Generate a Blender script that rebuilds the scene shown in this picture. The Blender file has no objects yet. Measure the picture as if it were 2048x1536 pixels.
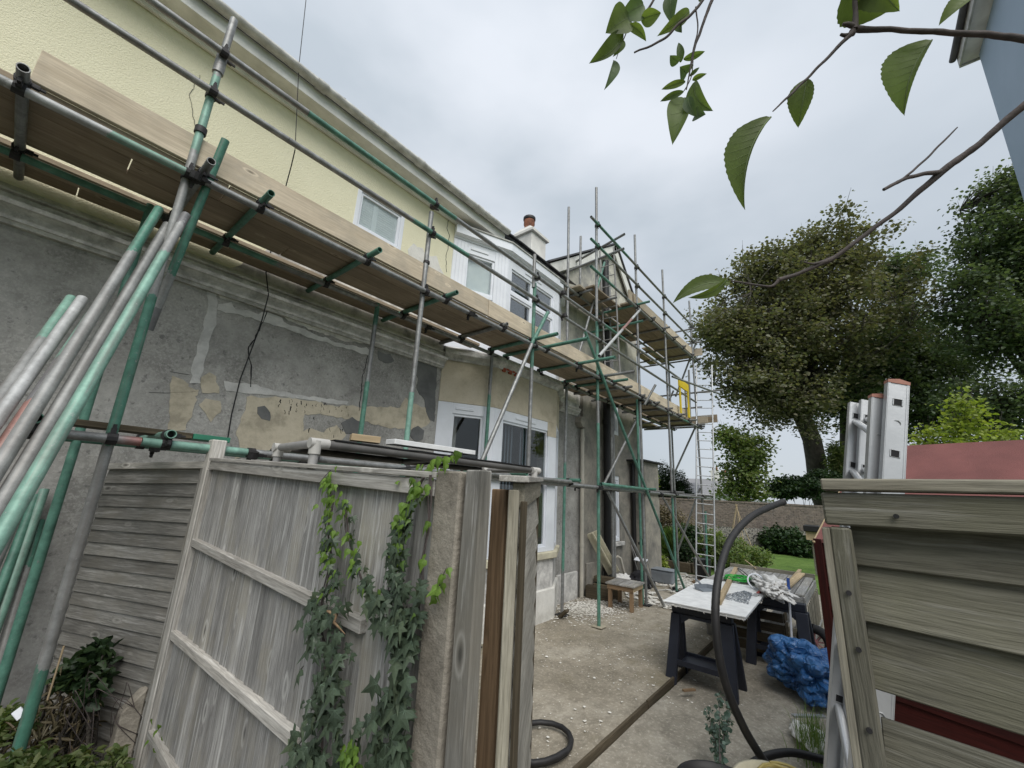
import bpy, math, random
import numpy as np
from mathutils import Vector, Matrix, noise as mnoise
V = Vector
random.seed(11)
rng = np.random.default_rng(5)
scene = bpy.context.scene
col = scene.collection

# ------------------------------------------------------------------ camera, sky, sun, exposure
CAM = V((0, 0, 2.0))
FPX = 819.0
RC = Matrix(((0.6307, -0.2239, -0.7430), (-0.7745, -0.1210, -0.6209), (0.0491, 0.9670, -0.2499)))
rx = V(RC.col[0]).normalized(); ry = (V(RC.col[1]) - rx * rx.dot(V(RC.col[1]))).normalized(); rz = rx.cross(ry)
RC = Matrix((rx, ry, rz)).transposed()
cam = bpy.data.cameras.new("camera"); camo = bpy.data.objects.new("camera", cam); col.objects.link(camo)
cam.sensor_width = 36; cam.lens = FPX / 2048 * 36; cam.clip_start = 0.05; cam.clip_end = 2000
camo.matrix_world = Matrix.Translation(CAM) @ RC.to_4x4()
scene.camera = camo

SUN_EL, SUN_AZ = 50, 236      # soft sun added from the camera side to brighten facade and fence, azimuth in degrees from +X
sv = V((math.cos(math.radians(SUN_AZ)) * math.cos(math.radians(SUN_EL)), math.sin(math.radians(SUN_AZ)) * math.cos(math.radians(SUN_EL)), math.sin(math.radians(SUN_EL))))
sun = bpy.data.lights.new("sun", 'SUN'); suno = bpy.data.objects.new("sun", sun); col.objects.link(suno)
sun.energy = 1.5; sun.angle = math.radians(45); sun.color = (1.0, 0.96, 0.9)
suno.rotation_euler = sv.to_track_quat('Z', 'Y').to_euler()

world = bpy.data.worlds.new("World"); scene.world = world; world.use_nodes = True
nt = world.node_tree; nt.nodes.clear(); N = nt.nodes.new; Lk = nt.links.new
wo = N("ShaderNodeOutputWorld"); bg1 = N("ShaderNodeBackground"); bg2 = N("ShaderNodeBackground"); mx = N("ShaderNodeMixShader")
sky = N("ShaderNodeTexSky"); sky.sky_type = 'NISHITA'; sky.sun_disc = False
sky.sun_elevation = math.radians(SUN_EL); sky.sun_rotation = math.atan2(sv.x, sv.y)
bg1.inputs[1].default_value = 0.1
tc = N("ShaderNodeTexCoord"); mp = N("ShaderNodeMapping"); mp.inputs[3].default_value = (1, 1, 2.2)
nz = N("ShaderNodeTexNoise"); nz.inputs["Scale"].default_value = 1.7; nz.inputs["Detail"].default_value = 5; nz.inputs["Roughness"].default_value = 0.48
cr = N("ShaderNodeValToRGB"); cr.color_ramp.elements[0].position = 0.36; cr.color_ramp.elements[0].color = (0.262, 0.292, 0.322, 1)
cr.color_ramp.elements[1].position = 0.66; cr.color_ramp.elements[1].color = (0.325, 0.351, 0.382, 1)
dn = N("ShaderNodeVectorMath"); dn.operation = 'DOT_PRODUCT'; bd = (RC @ V(((1050 - 1024) / FPX, (768 - 290) / FPX, -1))).normalized(); dn.inputs[1].default_value = bd
mr = N("ShaderNodeMapRange"); mr.interpolation_type = 'SMOOTHERSTEP'; mr.inputs[1].default_value = 0.80; mr.inputs[2].default_value = 1.0; mr.inputs[3].default_value = 0; mr.inputs[4].default_value = 0.5
mc = N("ShaderNodeMix"); mc.data_type = 'RGBA'; mc.inputs[7].default_value = (0.44, 0.455, 0.485, 1)
Lk(tc.outputs["Generated"], mp.inputs[0]); Lk(mp.outputs[0], nz.inputs["Vector"]); Lk(nz.outputs[0], cr.inputs[0])
Lk(tc.outputs["Generated"], dn.inputs[0]); Lk(dn.outputs["Value"], mr.inputs[0])
mm = N("ShaderNodeMath"); mm.operation = 'MULTIPLY'; mr2 = N("ShaderNodeMapRange"); mr2.inputs[1].default_value = .35; mr2.inputs[2].default_value = .62
Lk(nz.outputs[0], mr2.inputs[0]); Lk(mr.outputs[0], mm.inputs[0]); Lk(mr2.outputs[0], mm.inputs[1])
Lk(mm.outputs[0], mc.inputs[0]); Lk(cr.outputs[0], mc.inputs[6]); Lk(mc.outputs[2], bg2.inputs[0])
sx = N("ShaderNodeSeparateXYZ"); Lk(tc.outputs["Generated"], sx.inputs[0]); ce = N("ShaderNodeMapRange"); ce.inputs[1].default_value = 0; ce.inputs[2].default_value = 1; ce.inputs[3].default_value = .93; ce.inputs[4].default_value = 1.25
Lk(sx.outputs[2], ce.inputs[0]); Lk(ce.outputs[0], bg2.inputs[1])
Lk(sky.outputs[0], bg1.inputs[0]); Lk(bg1.outputs[0], mx.inputs[1]); Lk(bg2.outputs[0], mx.inputs[2]); mx.inputs[0].default_value = 0.94
Lk(mx.outputs[0], wo.inputs[0])
vs = scene.view_settings; vs.view_transform = 'Standard'; vs.look = 'None'; vs.gamma = 1; vs.use_curve_mapping = False
vs.exposure = 0.95

# ------------------------------------------------------------------ survey helpers: where the photograph's sight lines meet real planes
def ray(u, v): return RC @ V(((u - 1024) / FPX, (768 - v) / FPX, -1.0))
def PZ(u, v, z=0.0): d = ray(u, v); return CAM + d * ((z - CAM.z) / d.z)
def PY(u, v, y): d = ray(u, v); return CAM + d * (y / d.y)
def PX(u, v, x): d = ray(u, v); return CAM + d * (x / d.x)
def PD(u, v, t): return CAM + ray(u, v) * t

# ------------------------------------------------------------------ object helpers
WM = {}
def link(name, data, parent=None, W=None):
    o = bpy.data.objects.new(name, data); col.objects.link(o)
    W = W or Matrix.Identity(4); WM[o] = W
    if parent: o.parent = parent; o.matrix_parent_inverse = WM[parent].inverted()
    o.matrix_basis = W
    return o
def thing(name, label, cat, loc=(0, 0, 0), group=None):
    o = link(name, None, None, Matrix.Translation(V(loc))); o.empty_display_size = .1
    tag(o, label, cat, group); return o
def tag(o, label=None, cat=None, group=None, kind=None):
    if label: o["label"] = label
    if cat: o["category"] = cat
    if group: o["group"] = group
    if kind: o["kind"] = kind
    return o
def frame(p, x, up=(0, 0, 1)):
    x = V(x).normalized(); up = V(up)
    if abs(x.dot(up.normalized())) > .999: up = V((0, 1, 0))
    y = up.cross(x).normalized(); z = x.cross(y)
    m = Matrix((x, y, z)).transposed().to_4x4(); m.translation = V(p); return m

class MB:
    def __init__(s): s.v = []; s.f = []; s.sm = []; s.mi = []
    def add(s, vs, fs, smooth=False, mi=0):
        k = len(s.v); s.v += [tuple(p) for p in vs]
        for f in fs: s.f.append([k + i for i in f]); s.sm.append(smooth); s.mi.append(mi)
    def box(s, a, b, M=None, mi=0):
        (x0, y0, z0), (x1, y1, z1) = a, b
        P = [V(p) for p in ((x0,y0,z0),(x1,y0,z0),(x1,y1,z0),(x0,y1,z0),(x0,y0,z1),(x1,y0,z1),(x1,y1,z1),(x0,y1,z1))]
        if M: P = [M @ p for p in P]
        s.add(P, [(3,2,1,0),(4,5,6,7),(0,1,5,4),(1,2,6,5),(2,3,7,6),(3,0,4,7)], mi=mi)
    def hexa(s, P, mi=0): s.add(P, [(3,2,1,0),(4,5,6,7),(0,1,5,4),(1,2,6,5),(2,3,7,6),(3,0,4,7)], mi=mi)
    def path(s, pts, rad, n=8, caps=True, mi=0, flat=None):
        pts = [V(p) for p in pts]; m = len(pts)
        if not hasattr(rad, '__len__'): rad = [rad] * m
        base = []; prev = None
        for i, p in enumerate(pts):
            t = (pts[min(i+1, m-1)] - pts[max(i-1, 0)]).normalized()
            if prev is None: a = t.orthogonal().normalized()
            else: a = (prev - t * prev.dot(t)).normalized()
            prev = a; b = t.cross(a)
            for k in range(n):
                th = 2*math.pi*k/n; base.append(p + (a*math.cos(th) + b*math.sin(th)) * rad[i])
        fs = [(i*n+k, i*n+(k+1)%n, (i+1)*n+(k+1)%n, (i+1)*n+k) for i in range(m-1) for k in range(n)]
        s.add(base, fs, True, mi)
        if caps:
            s.add(base[:n], [tuple(range(n))[::-1]], False, mi); s.add(base[-n:], [tuple(range(n))], False, mi)
    def prism(s, poly, d, mi=0):
        poly = [V(p) for p in poly]; d = V(d); n = len(poly)
        s.add(poly + [p + d for p in poly], [tuple(range(n))[::-1], tuple(range(n, 2*n))] + [(i, (i+1) % n, n+(i+1) % n, n+i) for i in range(n)], mi=mi)
    def mesh(s, name, mats):
        me = bpy.data.meshes.new(name); me.from_pydata(s.v, [], s.f)
        me.polygons.foreach_set("use_smooth", s.sm); me.polygons.foreach_set("material_index", s.mi)
        for m in (mats if isinstance(mats, (list, tuple)) else [mats]): me.materials.append(m)
        me.update(); return me
    def build(s, name, mats, parent=None, W=None, bevel=0):
        o = link(name, s.mesh(name, mats), parent, W)
        if W is not None:      # vertices were given in world space
            o.data.transform(W.inverted())
        if bevel: bv(o, bevel)
        return o
def bv(o, w, seg=1):
    m = o.modifiers.new("bevel", 'BEVEL'); m.width = w; m.segments = seg; m.limit_method = 'ANGLE'; return o

def plank(name, mat, parent, p0, p1, w, t, up=(0, 0, 1), bevel=0.002, bow=0.0, taper=None):
    """a timber: local X runs along it, local Y is width w, local Z thickness t; 'up' is its thickness direction"""
    p0, p1 = V(p0), V(p1); L = (p1 - p0).length; W = frame(p0, p1 - p0, up)
    b = MB(); n = 1 if not bow else 6; P = []
    for i in range(n + 1):
        x = L*i/n; k = bow * (4*(i/n)*(1-i/n)) if n > 1 else 0
        ta = t if taper is None else taper
        P += [(x, -w/2, -t/2+k), (x, w/2, -ta/2+k), (x, w/2, ta/2+k), (x, -w/2, t/2+k)]
    F = [(0, 3, 2, 1), (4*n, 4*n+1, 4*n+2, 4*n+3)]
    for i in range(n):
        a = 4*i; c = a+4
        F += [(a, a+1, c+1, c), (a+1, a+2, c+2, c+1), (a+2, a+3, c+3, c+2), (a+3, a, c, c+3)]
    b.add(P, F); o = link(name, b.mesh(name, mat), parent, W)
    if bevel: bv(o, bevel)
    return o

TUBES = {}
def tube(name, mat, parent, p0, p1, r=0.0265, hollow=True, n=14):
    p0, p1 = V(p0), V(p1); L = (p1 - p0).length
    W = frame(p0, p1 - p0, (0.13, .2, 1))
    b = MB(); ring = lambda x, rr: [(x, rr*math.cos(2*math.pi*k/n), rr*math.sin(2*math.pi*k/n)) for k in range(n)]
    q = lambda a, c: [(a+k, a+(k+1) % n, c+(k+1) % n, c+k) for k in range(n)]
    b.add(ring(0, r)+ring(L, r), [f[::-1] for f in q(n, 0)], True)
    if hollow:
        ri = r*.82; d = min(.12, L*.3)
        for x, xi in ((0, d), (L, L-d)):
            b.add(ring(x, r)+ring(x, ri), q(0, n) if x == 0 else q(n, 0)); b.add(ring(x, ri)+ring(xi, ri), q(0, n) if x == 0 else q(n, 0), True); b.add(ring(xi, ri), [tuple(range(n))])
    else: b.add(ring(0, r)+ring(L, r), [tuple(range(n))[::-1], tuple(range(n, 2*n))])
    return link(name, b.mesh(name, mat), parent, W)

# ------------------------------------------------------------------ materials
def newmat(name):
    m = bpy.data.materials.new(name); m.use_nodes = True; t = m.node_tree
    return m, t, t.nodes.new, t.links.new, t.nodes["Principled BSDF"]
def c4(c): return (c[0], c[1], c[2], 1)
def noise(t, vec, scale, detail=4, rough=.55, dist=0.0):
    n = t.nodes.new("ShaderNodeTexNoise"); n.inputs["Scale"].default_value = scale; n.inputs["Detail"].default_value = detail
    n.inputs["Roughness"].default_value = rough; n.inputs["Distortion"].default_value = dist
    if vec: t.links.new(vec, n.inputs["Vector"])
    return n.outputs[0]
def ramp(t, fac, stops):
    r = t.nodes.new("ShaderNodeValToRGB"); e = r.color_ramp.elements
    while len(e) < len(stops): e.new(.5)
    for i, (p, c) in enumerate(stops): e[i].position = p; e[i].color = c4(c) if hasattr(c, '__len__') else (c, c, c, 1)
    t.links.new(fac, r.inputs[0]); return r.outputs[0]
def mix(t, fac, a, b, mode='MIX'):
    m = t.nodes.new("ShaderNodeMix"); m.data_type = 'RGBA'; m.blend_type = mode
    for s, i in ((fac, 0), (a, 6), (b, 7)):
        if hasattr(s, 'is_linked'): t.links.new(s, m.inputs[i])
        elif i == 0: m.inputs[0].default_value = s
        else: m.inputs[i].default_value = c4(s)
    return m.outputs[2]
def math_(t, op, a, b=0.0):
    m = t.nodes.new("ShaderNodeMath"); m.operation = op
    for i, s in enumerate((a, b)):
        if hasattr(s, 'is_linked'): t.links.new(s, m.inputs[i])
        else: m.inputs[i].default_value = s
    return m.outputs[0]
def bump(t, b, h, strength=.3, dist=.01):
    n = t.nodes.new("ShaderNodeBump"); n.inputs["Strength"].default_value = strength; n.inputs["Distance"].default_value = dist
    t.links.new(h, n.inputs["Height"]); t.links.new(n.outputs[0], b.inputs["Normal"]); return n
def coords(t, scale=(1, 1, 1), jitter=True, kind="Object"):
    c = t.nodes.new("ShaderNodeTexCoord"); mp = t.nodes.new("ShaderNodeMapping"); mp.inputs[3].default_value = scale
    src = c.outputs[kind]
    if jitter:
        oi = t.nodes.new("ShaderNodeObjectInfo"); cx = t.nodes.new("ShaderNodeCombineXYZ"); m1 = math_(t, 'MULTIPLY', oi.outputs["Random"], 37.0); m2 = math_(t, 'MULTIPLY', oi.outputs["Random"], 91.0)
        t.links.new(m1, cx.inputs[0]); t.links.new(m2, cx.inputs[1]); t.links.new(m1, cx.inputs[2])
        va = t.nodes.new("ShaderNodeVectorMath"); t.links.new(src, va.inputs[0]); t.links.new(cx.outputs[0], va.inputs[1]); src = va.outputs[0]
    t.links.new(src, mp.inputs[0]); return mp.outputs[0]

def m_plain(name, c, c2=None, rough=.75, metal=0, scale=6, bs=50, bstr=.25, spec=None, jitter=True, bd=.004):
    m, t, N, L, b = newmat(name); v = coords(t, jitter=jitter)
    c2 = c2 or tuple(x*.72 for x in c)
    f = ramp(t, noise(t, v, scale, 6, .6), [(.35, 0), (.65, 1)])
    L(mix(t, f, c2, c), b.inputs["Base Color"]); b.inputs["Roughness"].default_value = rough; b.inputs["Metallic"].default_value = metal
    if bstr: bump(t, b, noise(t, v, bs, 5, .6), bstr, bd)
    if spec is not None: b.inputs["Specular IOR Level"].default_value = spec
    return m

def m_wood(name, light, dark, stain=None, rough=.85, knots=True, gs=1.0, contrast=1.0, bstr=.5, streak=None):
    """weathered or fresh timber, grain along local X"""
    m, t, N, L, b = newmat(name)
    v = coords(t); warp = noise(t, v, 2.5, 3)
    vm = t.nodes.new("ShaderNodeMapping"); vm.inputs[3].default_value = (1.2*gs, 22*gs, 22*gs)
    # knots bend the grain around themselves
    vk = t.nodes.new("ShaderNodeMapping"); vk.inputs[3].default_value = (3.2, 9, 1.0); L(v, vk.inputs[0])
    vo = N("ShaderNodeTexVoronoi"); vo.inputs["Scale"].default_value = .8; vo.inputs["Randomness"].default_value = 1; L(vk.outputs[0], vo.inputs["Vector"])
    kd = ramp(t, vo.outputs["Distance"], [(0.0, 1), (.28, 0)])
    va = t.nodes.new("ShaderNodeVectorMath"); va.operation = 'ADD'
    cx = N("ShaderNodeCombineXYZ"); L(math_(t, 'MULTIPLY', warp, .018), cx.inputs[1]); L(math_(t, 'MULTIPLY', kd, .016 if knots else 0), cx.inputs[2])
    L(v, va.inputs[0]); L(cx.outputs[0], va.inputs[1]); L(va.outputs[0], vm.inputs[0])
    g = noise(t, vm.outputs[0], 1.6, 8, .68, .4)
    g2 = noise(t, vm.outputs[0], 7, 4, .6)
    base = ramp(t, g, [(.28, dark), (.5, tuple((a+c)/2 for a, c in zip(light, dark))), (.72, light)])
    fine = ramp(t, g2, [(.35, .72), (.6, 1.06)])
    base = mix(t, contrast, base, fine, 'MULTIPLY')
    big = ramp(t, noise(t, v, 1.7, 4), [(.35, .75), (.65, 1.12)])
    base = mix(t, .8, base, big, 'MULTIPLY')
    if stain:
        sf = ramp(t, noise(t, v, 2.4, 6, .65), [(.48, 0), (.66, .75)]); base = mix(t, sf, base, stain)
    if streak:
        vz = t.nodes.new("ShaderNodeMapping"); vz.inputs[3].default_value = (1.6, 38, 38); L(va.outputs[0], vz.inputs[0])
        base = mix(t, ramp(t, noise(t, vz.outputs[0], 1.3, 6, .7), [(.54, 0), (.68, .8)]), base, streak)
    if knots:
        kr = ramp(t, vo.outputs["Distance"], [(.08, 0), (.12, .55), (.16, 0)]); base = mix(t, kr, base, tuple(min(1, x*1.25) for x in light))
        kf = ramp(t, vo.outputs["Distance"], [(.03, .8), (.08, 0)]); base = mix(t, kf, base, tuple(x*.35 for x in dark))
    oi = N("ShaderNodeObjectInfo"); var = ramp(t, oi.outputs["Random"], [(0, .78), (1, 1.14)]); base = mix(t, 1, base, var, 'MULTIPLY')
    L(base, b.inputs["Base Color"]); b.inputs["Roughness"].default_value = rough; b.inputs["Specular IOR Level"].default_value = .25
    bump(t, b, math_(t, 'ADD', g, math_(t, 'MULTIPLY', g2, .5)), bstr, .004)
    return m

def m_tube(name, green=.5, gcol=(.075, .20, .15), red=False):
    m, t, N, L, b = newmat(name); v = coords(t)
    vs = t.nodes.new("ShaderNodeMapping"); vs.inputs[3].default_value = (1, .02, .02); L(v, vs.inputs[0])
    galv = ramp(t, noise(t, v, 14, 6, .7), [(.3, (.17, .175, .175)), (.5, (.26, .27, .27)), (.72, (.40, .41, .41))])
    vl = t.nodes.new("ShaderNodeMapping"); vl.inputs[3].default_value = (.5, 12, 12); L(v, vl.inputs[0])
    dirt = ramp(t, noise(t, vl.outputs[0], 4, 6, .6), [(.4, 0), (.7, .6)]); galv = mix(t, dirt, galv, (.15, .13, .12))
    gn = ramp(t, noise(t, v, 9, 5, .7), [(.3, tuple(x*.6 for x in gcol)), (.7, tuple(min(1, x*1.35+.02) for x in gcol))])
    band = noise(t, vs.outputs[0], .55, 1, .4)
    edge = math_(t, 'ADD', band, math_(t, 'MULTIPLY', noise(t, v, 24, 4, .7), .035))
    fac = ramp(t, edge, [(.515-green*.3+.15, 0), (.52-green*.3+.15, 1)])
    chip = ramp(t, noise(t, v, 30, 6, .75), [(.60, 1), (.66, .15)])
    fac2 = math_(t, 'MULTIPLY', fac, chip)
    c = mix(t, fac2, galv, gn)
    if red:
        rf = ramp(t, noise(t, vs.outputs[0], 1.3, 1, .4), [(.56, 0), (.58, .8)]); c = mix(t, rf, c, (.30, .10, .08))
    L(c, b.inputs["Base Color"]); b.inputs["Roughness"].default_value = .5
    b.inputs["Metallic"].default_value = .0
    L(mix(t, fac2, (.45,)*3, (0,)*3), b.inputs["Metallic"])
    bump(t, b, noise(t, v, 120, 4, .6), .2, .002)
    return m

def m_leaf(name, cols, trans=.35, rough=.5, vein=0.0, nscale=.6):
    m, t, N, L, b = newmat(name); g = N("ShaderNodeNewGeometry")
    oi = N("ShaderNodeObjectInfo"); r = math_(t, 'ADD', g.outputs["Random Per Island"], oi.outputs["Random"]); r = math_(t, 'FRACT', r)
    c = N("ShaderNodeTexCoord")
    k = len(cols)
    base = ramp(t, r, [(i/(k-1) if k > 1 else 0, cols[i]) for i in range(k)])
    lump = ramp(t, noise(t, c.outputs["Object"], nscale, 3), [(.3, .7), (.7, 1.25)])
    base = mix(t, 1, base, lump, 'MULTIPLY')
    L(base, b.inputs["Base Color"]); b.inputs["Roughness"].default_value = rough; b.inputs["Specular IOR Level"].default_value = .35
    tr = N("ShaderNodeBsdfTranslucent"); L(mix(t, 1, base, (1.5, 1.6, .7), 'MULTIPLY'), tr.inputs[0])
    ms = N("ShaderNodeMixShader"); ms.inputs[0].default_value = trans
    out = t.nodes["Material Output"]; L(b.outputs[0], ms.inputs[1]); L(tr.outputs[0], ms.inputs[2]); L(ms.outputs[0], out.inputs[0])
    return m

def m_greywall(name="bare_render"):
    m, t, N, L, b = newmat(name); v = coords(t, jitter=False)
    a = noise(t, v, 3.2, 9, .72, .3); f = noise(t, v, 46, 8, .75); h = noise(t, v, 1.0, 4)
    base = ramp(t, a, [(.3, (.22, .215, .20)), (.47, (.315, .308, .29)), (.58, (.38, .372, .352)), (.7, (.45, .44, .415))])
    fleck = ramp(t, f, [(.49, 0), (.57, .55)]); fleck = math_(t, 'MULTIPLY', fleck, ramp(t, noise(t, v, 1.7, 6, .7), [(.40, .35), (.60, 1)])); base = mix(t, fleck, base, (.52, .51, .485))
    dk = ramp(t, noise(t, v, 17, 7, .7), [(.33, .55), (.42, 0)]); base = mix(t, dk, base, (.09, .09, .09))
    zs = ramp(t, h, [(.35, .78), (.65, 1.15)]); base = mix(t, 1, base, zs, 'MULTIPLY')
    L(base, b.inputs["Base Color"]); b.inputs["Roughness"].default_value = .95; b.inputs["Specular IOR Level"].default_value = .15
    bump(t, b, math_(t, 'ADD', f, math_(t, 'MULTIPLY', a, .6)), .55, .012); return m

def m_mott(name, c1, c2, c3, s1=3, s2=20, bstr=.4):
    m, t, N, L, b = newmat(name); v = coords(t, jitter=False)
    a = noise(t, v, s1, 8, .7, .3); f = noise(t, v, s2, 7, .7)
    base = ramp(t, a, [(.36, c1), (.5, c2), (.64, c3)])
    base = mix(t, ramp(t, f, [(.55, 0), (.66, .5)]), base, c1)
    L(base, b.inputs["Base Color"]); b.inputs["Roughness"].default_value = .93; b.inputs["Specular IOR Level"].default_value = .2
    bump(t, b, math_(t, 'ADD', a, f), bstr, .008); return m

def m_ground(name, cA, cB, cC, moss=None):
    m, t, N, L, b = newmat(name); v = coords(t, jitter=False)
    a = noise(t, v, .9, 8, .65, .4); f = noise(t, v, 30, 8, .75); g = noise(t, v, 6, 6, .65)
    base = ramp(t, a, [(.34, cA), (.5, cB), (.64, cC)])
    base = mix(t, ramp(t, g, [(.42, 0), (.68, .55)]), base, tuple(x*.6 for x in cA))
    base = mix(t, ramp(t, f, [(.52, 0), (.66, .6)]), base, tuple(min(1, x*1.5) for x in cC))
    base = mix(t, ramp(t, f, [(.30, .6), (.42, 0)]), base, tuple(x*.4 for x in cA))
    if moss: base = mix(t, ramp(t, noise(t, v, 1.6, 7, .7), [(.55, 0), (.66, .6)]), base, moss)
    L(base, b.inputs["Base Color"]); b.inputs["Roughness"].default_value = .95; b.inputs["Specular IOR Level"].default_value = .2
    bump(t, b, math_(t, 'ADD', f, g), .6, .012); return m

def m_glass(name, tint=(.02, .025, .03), refl=.35):
    m, t, N, L, b = newmat(name); out = t.nodes["Material Output"]
    gl = N("ShaderNodeBsdfGlossy"); gl.inputs["Roughness"].default_value = .03; tr = N("ShaderNodeBsdfTransparent"); tr.inputs[0].default_value = (.90, .92, .92, 1)
    lw = N("ShaderNodeLayerWeight"); lw.inputs[0].default_value = .5
    f = math_(t, 'ADD', math_(t, 'MULTIPLY', math_(t, 'POWER', lw.outputs["Facing"], 4.0), .75), .04+refl*.45); ms = N("ShaderNodeMixShader"); L(f, ms.inputs[0])
    L(tr.outputs[0], ms.inputs[1]); L(gl.outputs[0], ms.inputs[2]); L(ms.outputs[0], out.inputs[0]); return m

def m_band(name, bands):
    PC = {'g': (.075, .21, .155), 'p': (.19, .345, .28), 's': (.27, .275, .27), 'w': (.42, .43, .43), 'r': (.27, .14, .12), 'd': (.15, .15, .155)}
    m, t, N, L, b = newmat(name); v = coords(t, jitter=False); sx = N("ShaderNodeSeparateXYZ"); L(v, sx.inputs[0]); tot = bands[-1][0]
    f = math_(t, 'ADD', sx.outputs[0], math_(t, 'MULTIPLY', math_(t, 'ADD', noise(t, v, 18, 5, .7), -.5), .22)); f = math_(t, 'DIVIDE', f, tot)
    r = N("ShaderNodeValToRGB"); r.color_ramp.interpolation = 'CONSTANT'; e = r.color_ramp.elements
    while len(e) < len(bands): e.new(.5)
    pos = 0
    for i, (x1, k) in enumerate(bands): e[i].position = min(.999, pos/tot); e[i].color = c4(PC[k]); pos = x1
    while len(e) > len(bands): e.remove(e[-1])
    L(f, r.inputs[0]); v2 = coords(t, (.6, 9, 9), False)
    base = mix(t, 1, r.outputs[0], ramp(t, noise(t, v, 12, 6, .7), [(.3, .68), (.7, 1.3)]), 'MULTIPLY')
    base = mix(t, ramp(t, noise(t, v2, 3, 6, .65), [(.5, 0), (.72, .65)]), base, (.20, .18, .165))
    base = mix(t, ramp(t, noise(t, v, 34, 6, .75), [(.60, 0), (.68, .7)]), base, (.36, .36, .35))
    L(base, b.inputs["Base Color"]); b.inputs["Roughness"].default_value = .5; b.inputs["Metallic"].default_value = .15
    bump(t, b, noise(t, v, 120, 4, .6), .2, .002); return m
def m_tarp(name):
    m, t, N, L, b = newmat(name); v = coords(t, jitter=False)
    wv = t.nodes.new("ShaderNodeVectorMath"); wv.operation = 'ADD'; L(v, wv.inputs[0]); cx = N("ShaderNodeCombineXYZ"); nn = math_(t, 'MULTIPLY', noise(t, v, 3, 3), .25); L(nn, cx.inputs[0]); L(nn, cx.inputs[1]); L(cx.outputs[0], wv.inputs[1])
    hs = []
    for sc in (5.5, 13):
        vo = N("ShaderNodeTexVoronoi"); vo.feature = 'DISTANCE_TO_EDGE'; vo.inputs["Scale"].default_value = sc; L(wv.outputs[0], vo.inputs["Vector"]); hs.append(ramp(t, vo.outputs["Distance"], [(0, 1), (.14, .25), (.5, 0)]))
    h = math_(t, 'ADD', hs[0], math_(t, 'MULTIPLY', hs[1], .45))
    c = mix(t, ramp(t, noise(t, v, 4, 6, .6), [(.35, 0), (.65, 1)]), (.022, .085, .25), (.045, .16, .38))
    c = mix(t, ramp(t, noise(t, v, 40, 6, .8), [(.6, 0), (.7, .5)]), c, (.35, .42, .5))
    L(c, b.inputs["Base Color"]); b.inputs["Roughness"].default_value = .34; bump(t, b, h, .9, .025); return m
M = {}
M['grey'] = m_greywall()
M['cream'] = m_plain('cream_masonry_paint', (.79, .76, .565), (.73, .70, .51), .9, scale=1.2, bs=75, bstr=.75, jitter=False, bd=.012)
M['cornice'] = m_mott('old_cornice_paint', (.33, .325, .31), (.53, .52, .50), (.70, .69, .66), 5, 30)
M['bandm'] = m_mott('flaking_frieze', (.32, .31, .29), (.56, .54, .50), (.72, .70, .64), 4, 24)
M['beige'] = m_mott('beige_render', (.42, .37, .28), (.54, .48, .37), (.59, .53, .42), 2.2, 40, .3)
M['beige_patch'] = m_mott('beige_patch', (.38, .34, .265), (.54, .485, .375), (.60, .54, .43), 4, 22, .4)
M['light_plaster'] = m_mott('light_plaster', (.46, .455, .44), (.58, .575, .555), (.66, .65, .625), 5, 30, .3)
M['dark_cement'] = m_mott('dark_cement', (.125, .128, .128), (.16, .163, .162), (.19, .193, .19), 3, 50, .2)
M['white_patch'] = m_mott('white_filler', (.55, .54, .50), (.68, .67, .63), (.74, .73, .69), 4, 24)
M['wingwall'] = m_mott('mottled_wing_render', (.17, .165, .15), (.27, .255, .225), (.37, .345, .29), 1.8, 12)
M['gablewall'] = m_mott('peeling_gable_paint', (.27, .27, .26), (.44, .43, .38), (.60, .58, .50), 2.4, 9)
M['upvc'] = m_plain('white_upvc', (.78, .81, .87), (.70, .73, .78), .4, scale=3, bstr=.05)
M['fascia'] = m_plain('dirty_white_fascia', (.80, .80, .77), (.58, .58, .55), .7, scale=3, bstr=.2, jitter=False)
M['gutter'] = m_plain('gutter_grey', (.62, .62, .60), (.36, .36, .34), .6, scale=7, bstr=.3, jitter=False)
M['sill'] = m_plain('cream_sill', (.66, .62, .46), (.45, .42, .32), .8, scale=4)
M['slate'] = m_plain('slate', (.10, .10, .11), (.06, .06, .07), .7, scale=3)
M['glass'] = m_glass('window_glass'); M['glassdark'] = m_glass('lower_window_glass', refl=.02)
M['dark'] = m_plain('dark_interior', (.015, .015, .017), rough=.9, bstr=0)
M['black'] = m_plain('black_plastic', (.012, .012, .013), (.008, .008, .009), .55, bstr=.1)
M['pipe_cream'] = m_plain('cream_downpipe', (.50, .47, .40), (.40, .38, .33), .6, scale=4, bstr=.1)
M['blind'] = m_plain('grey_blind', (.16, .19, .23), (.12, .15, .18), .8, bstr=0)
M['blindw'] = m_plain('white_blind', (.80, .84, .84), (.7, .75, .76), .8, bstr=0)
M['brickred'] = m_plain('exposed_red_brick', (.42, .10, .05), (.25, .06, .04), .9, scale=20)
M['terracotta'] = m_plain('terracotta_pot', (.40, .16, .09), (.14, .06, .04), .85, scale=5)
M['stackrender'] = m_plain('chimney_render', (.76, .75, .71), (.58, .57, .54), .9, scale=3)
M['galv'] = m_tube('scaffold_galvanised', -.6)
M['mixed'] = m_tube('scaffold_part_green', .35)
M['green'] = m_tube('scaffold_green', 1.4)
M['redtube'] = m_tube('scaffold_red_green', .4, red=True)
M['palegreen'] = m_tube('scaffold_pale_green', 1.1, gcol=(.17, .32, .26))
M['coupler'] = m_plain('coupler_steel', (.045, .042, .045), (.02, .02, .02), .6, .4, 20, bstr=.3)
M['deck'] = m_wood('scaffold_board', (.46, .38, .28), (.27, .21, .15), gs=.8, contrast=.6, knots=True)
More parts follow.
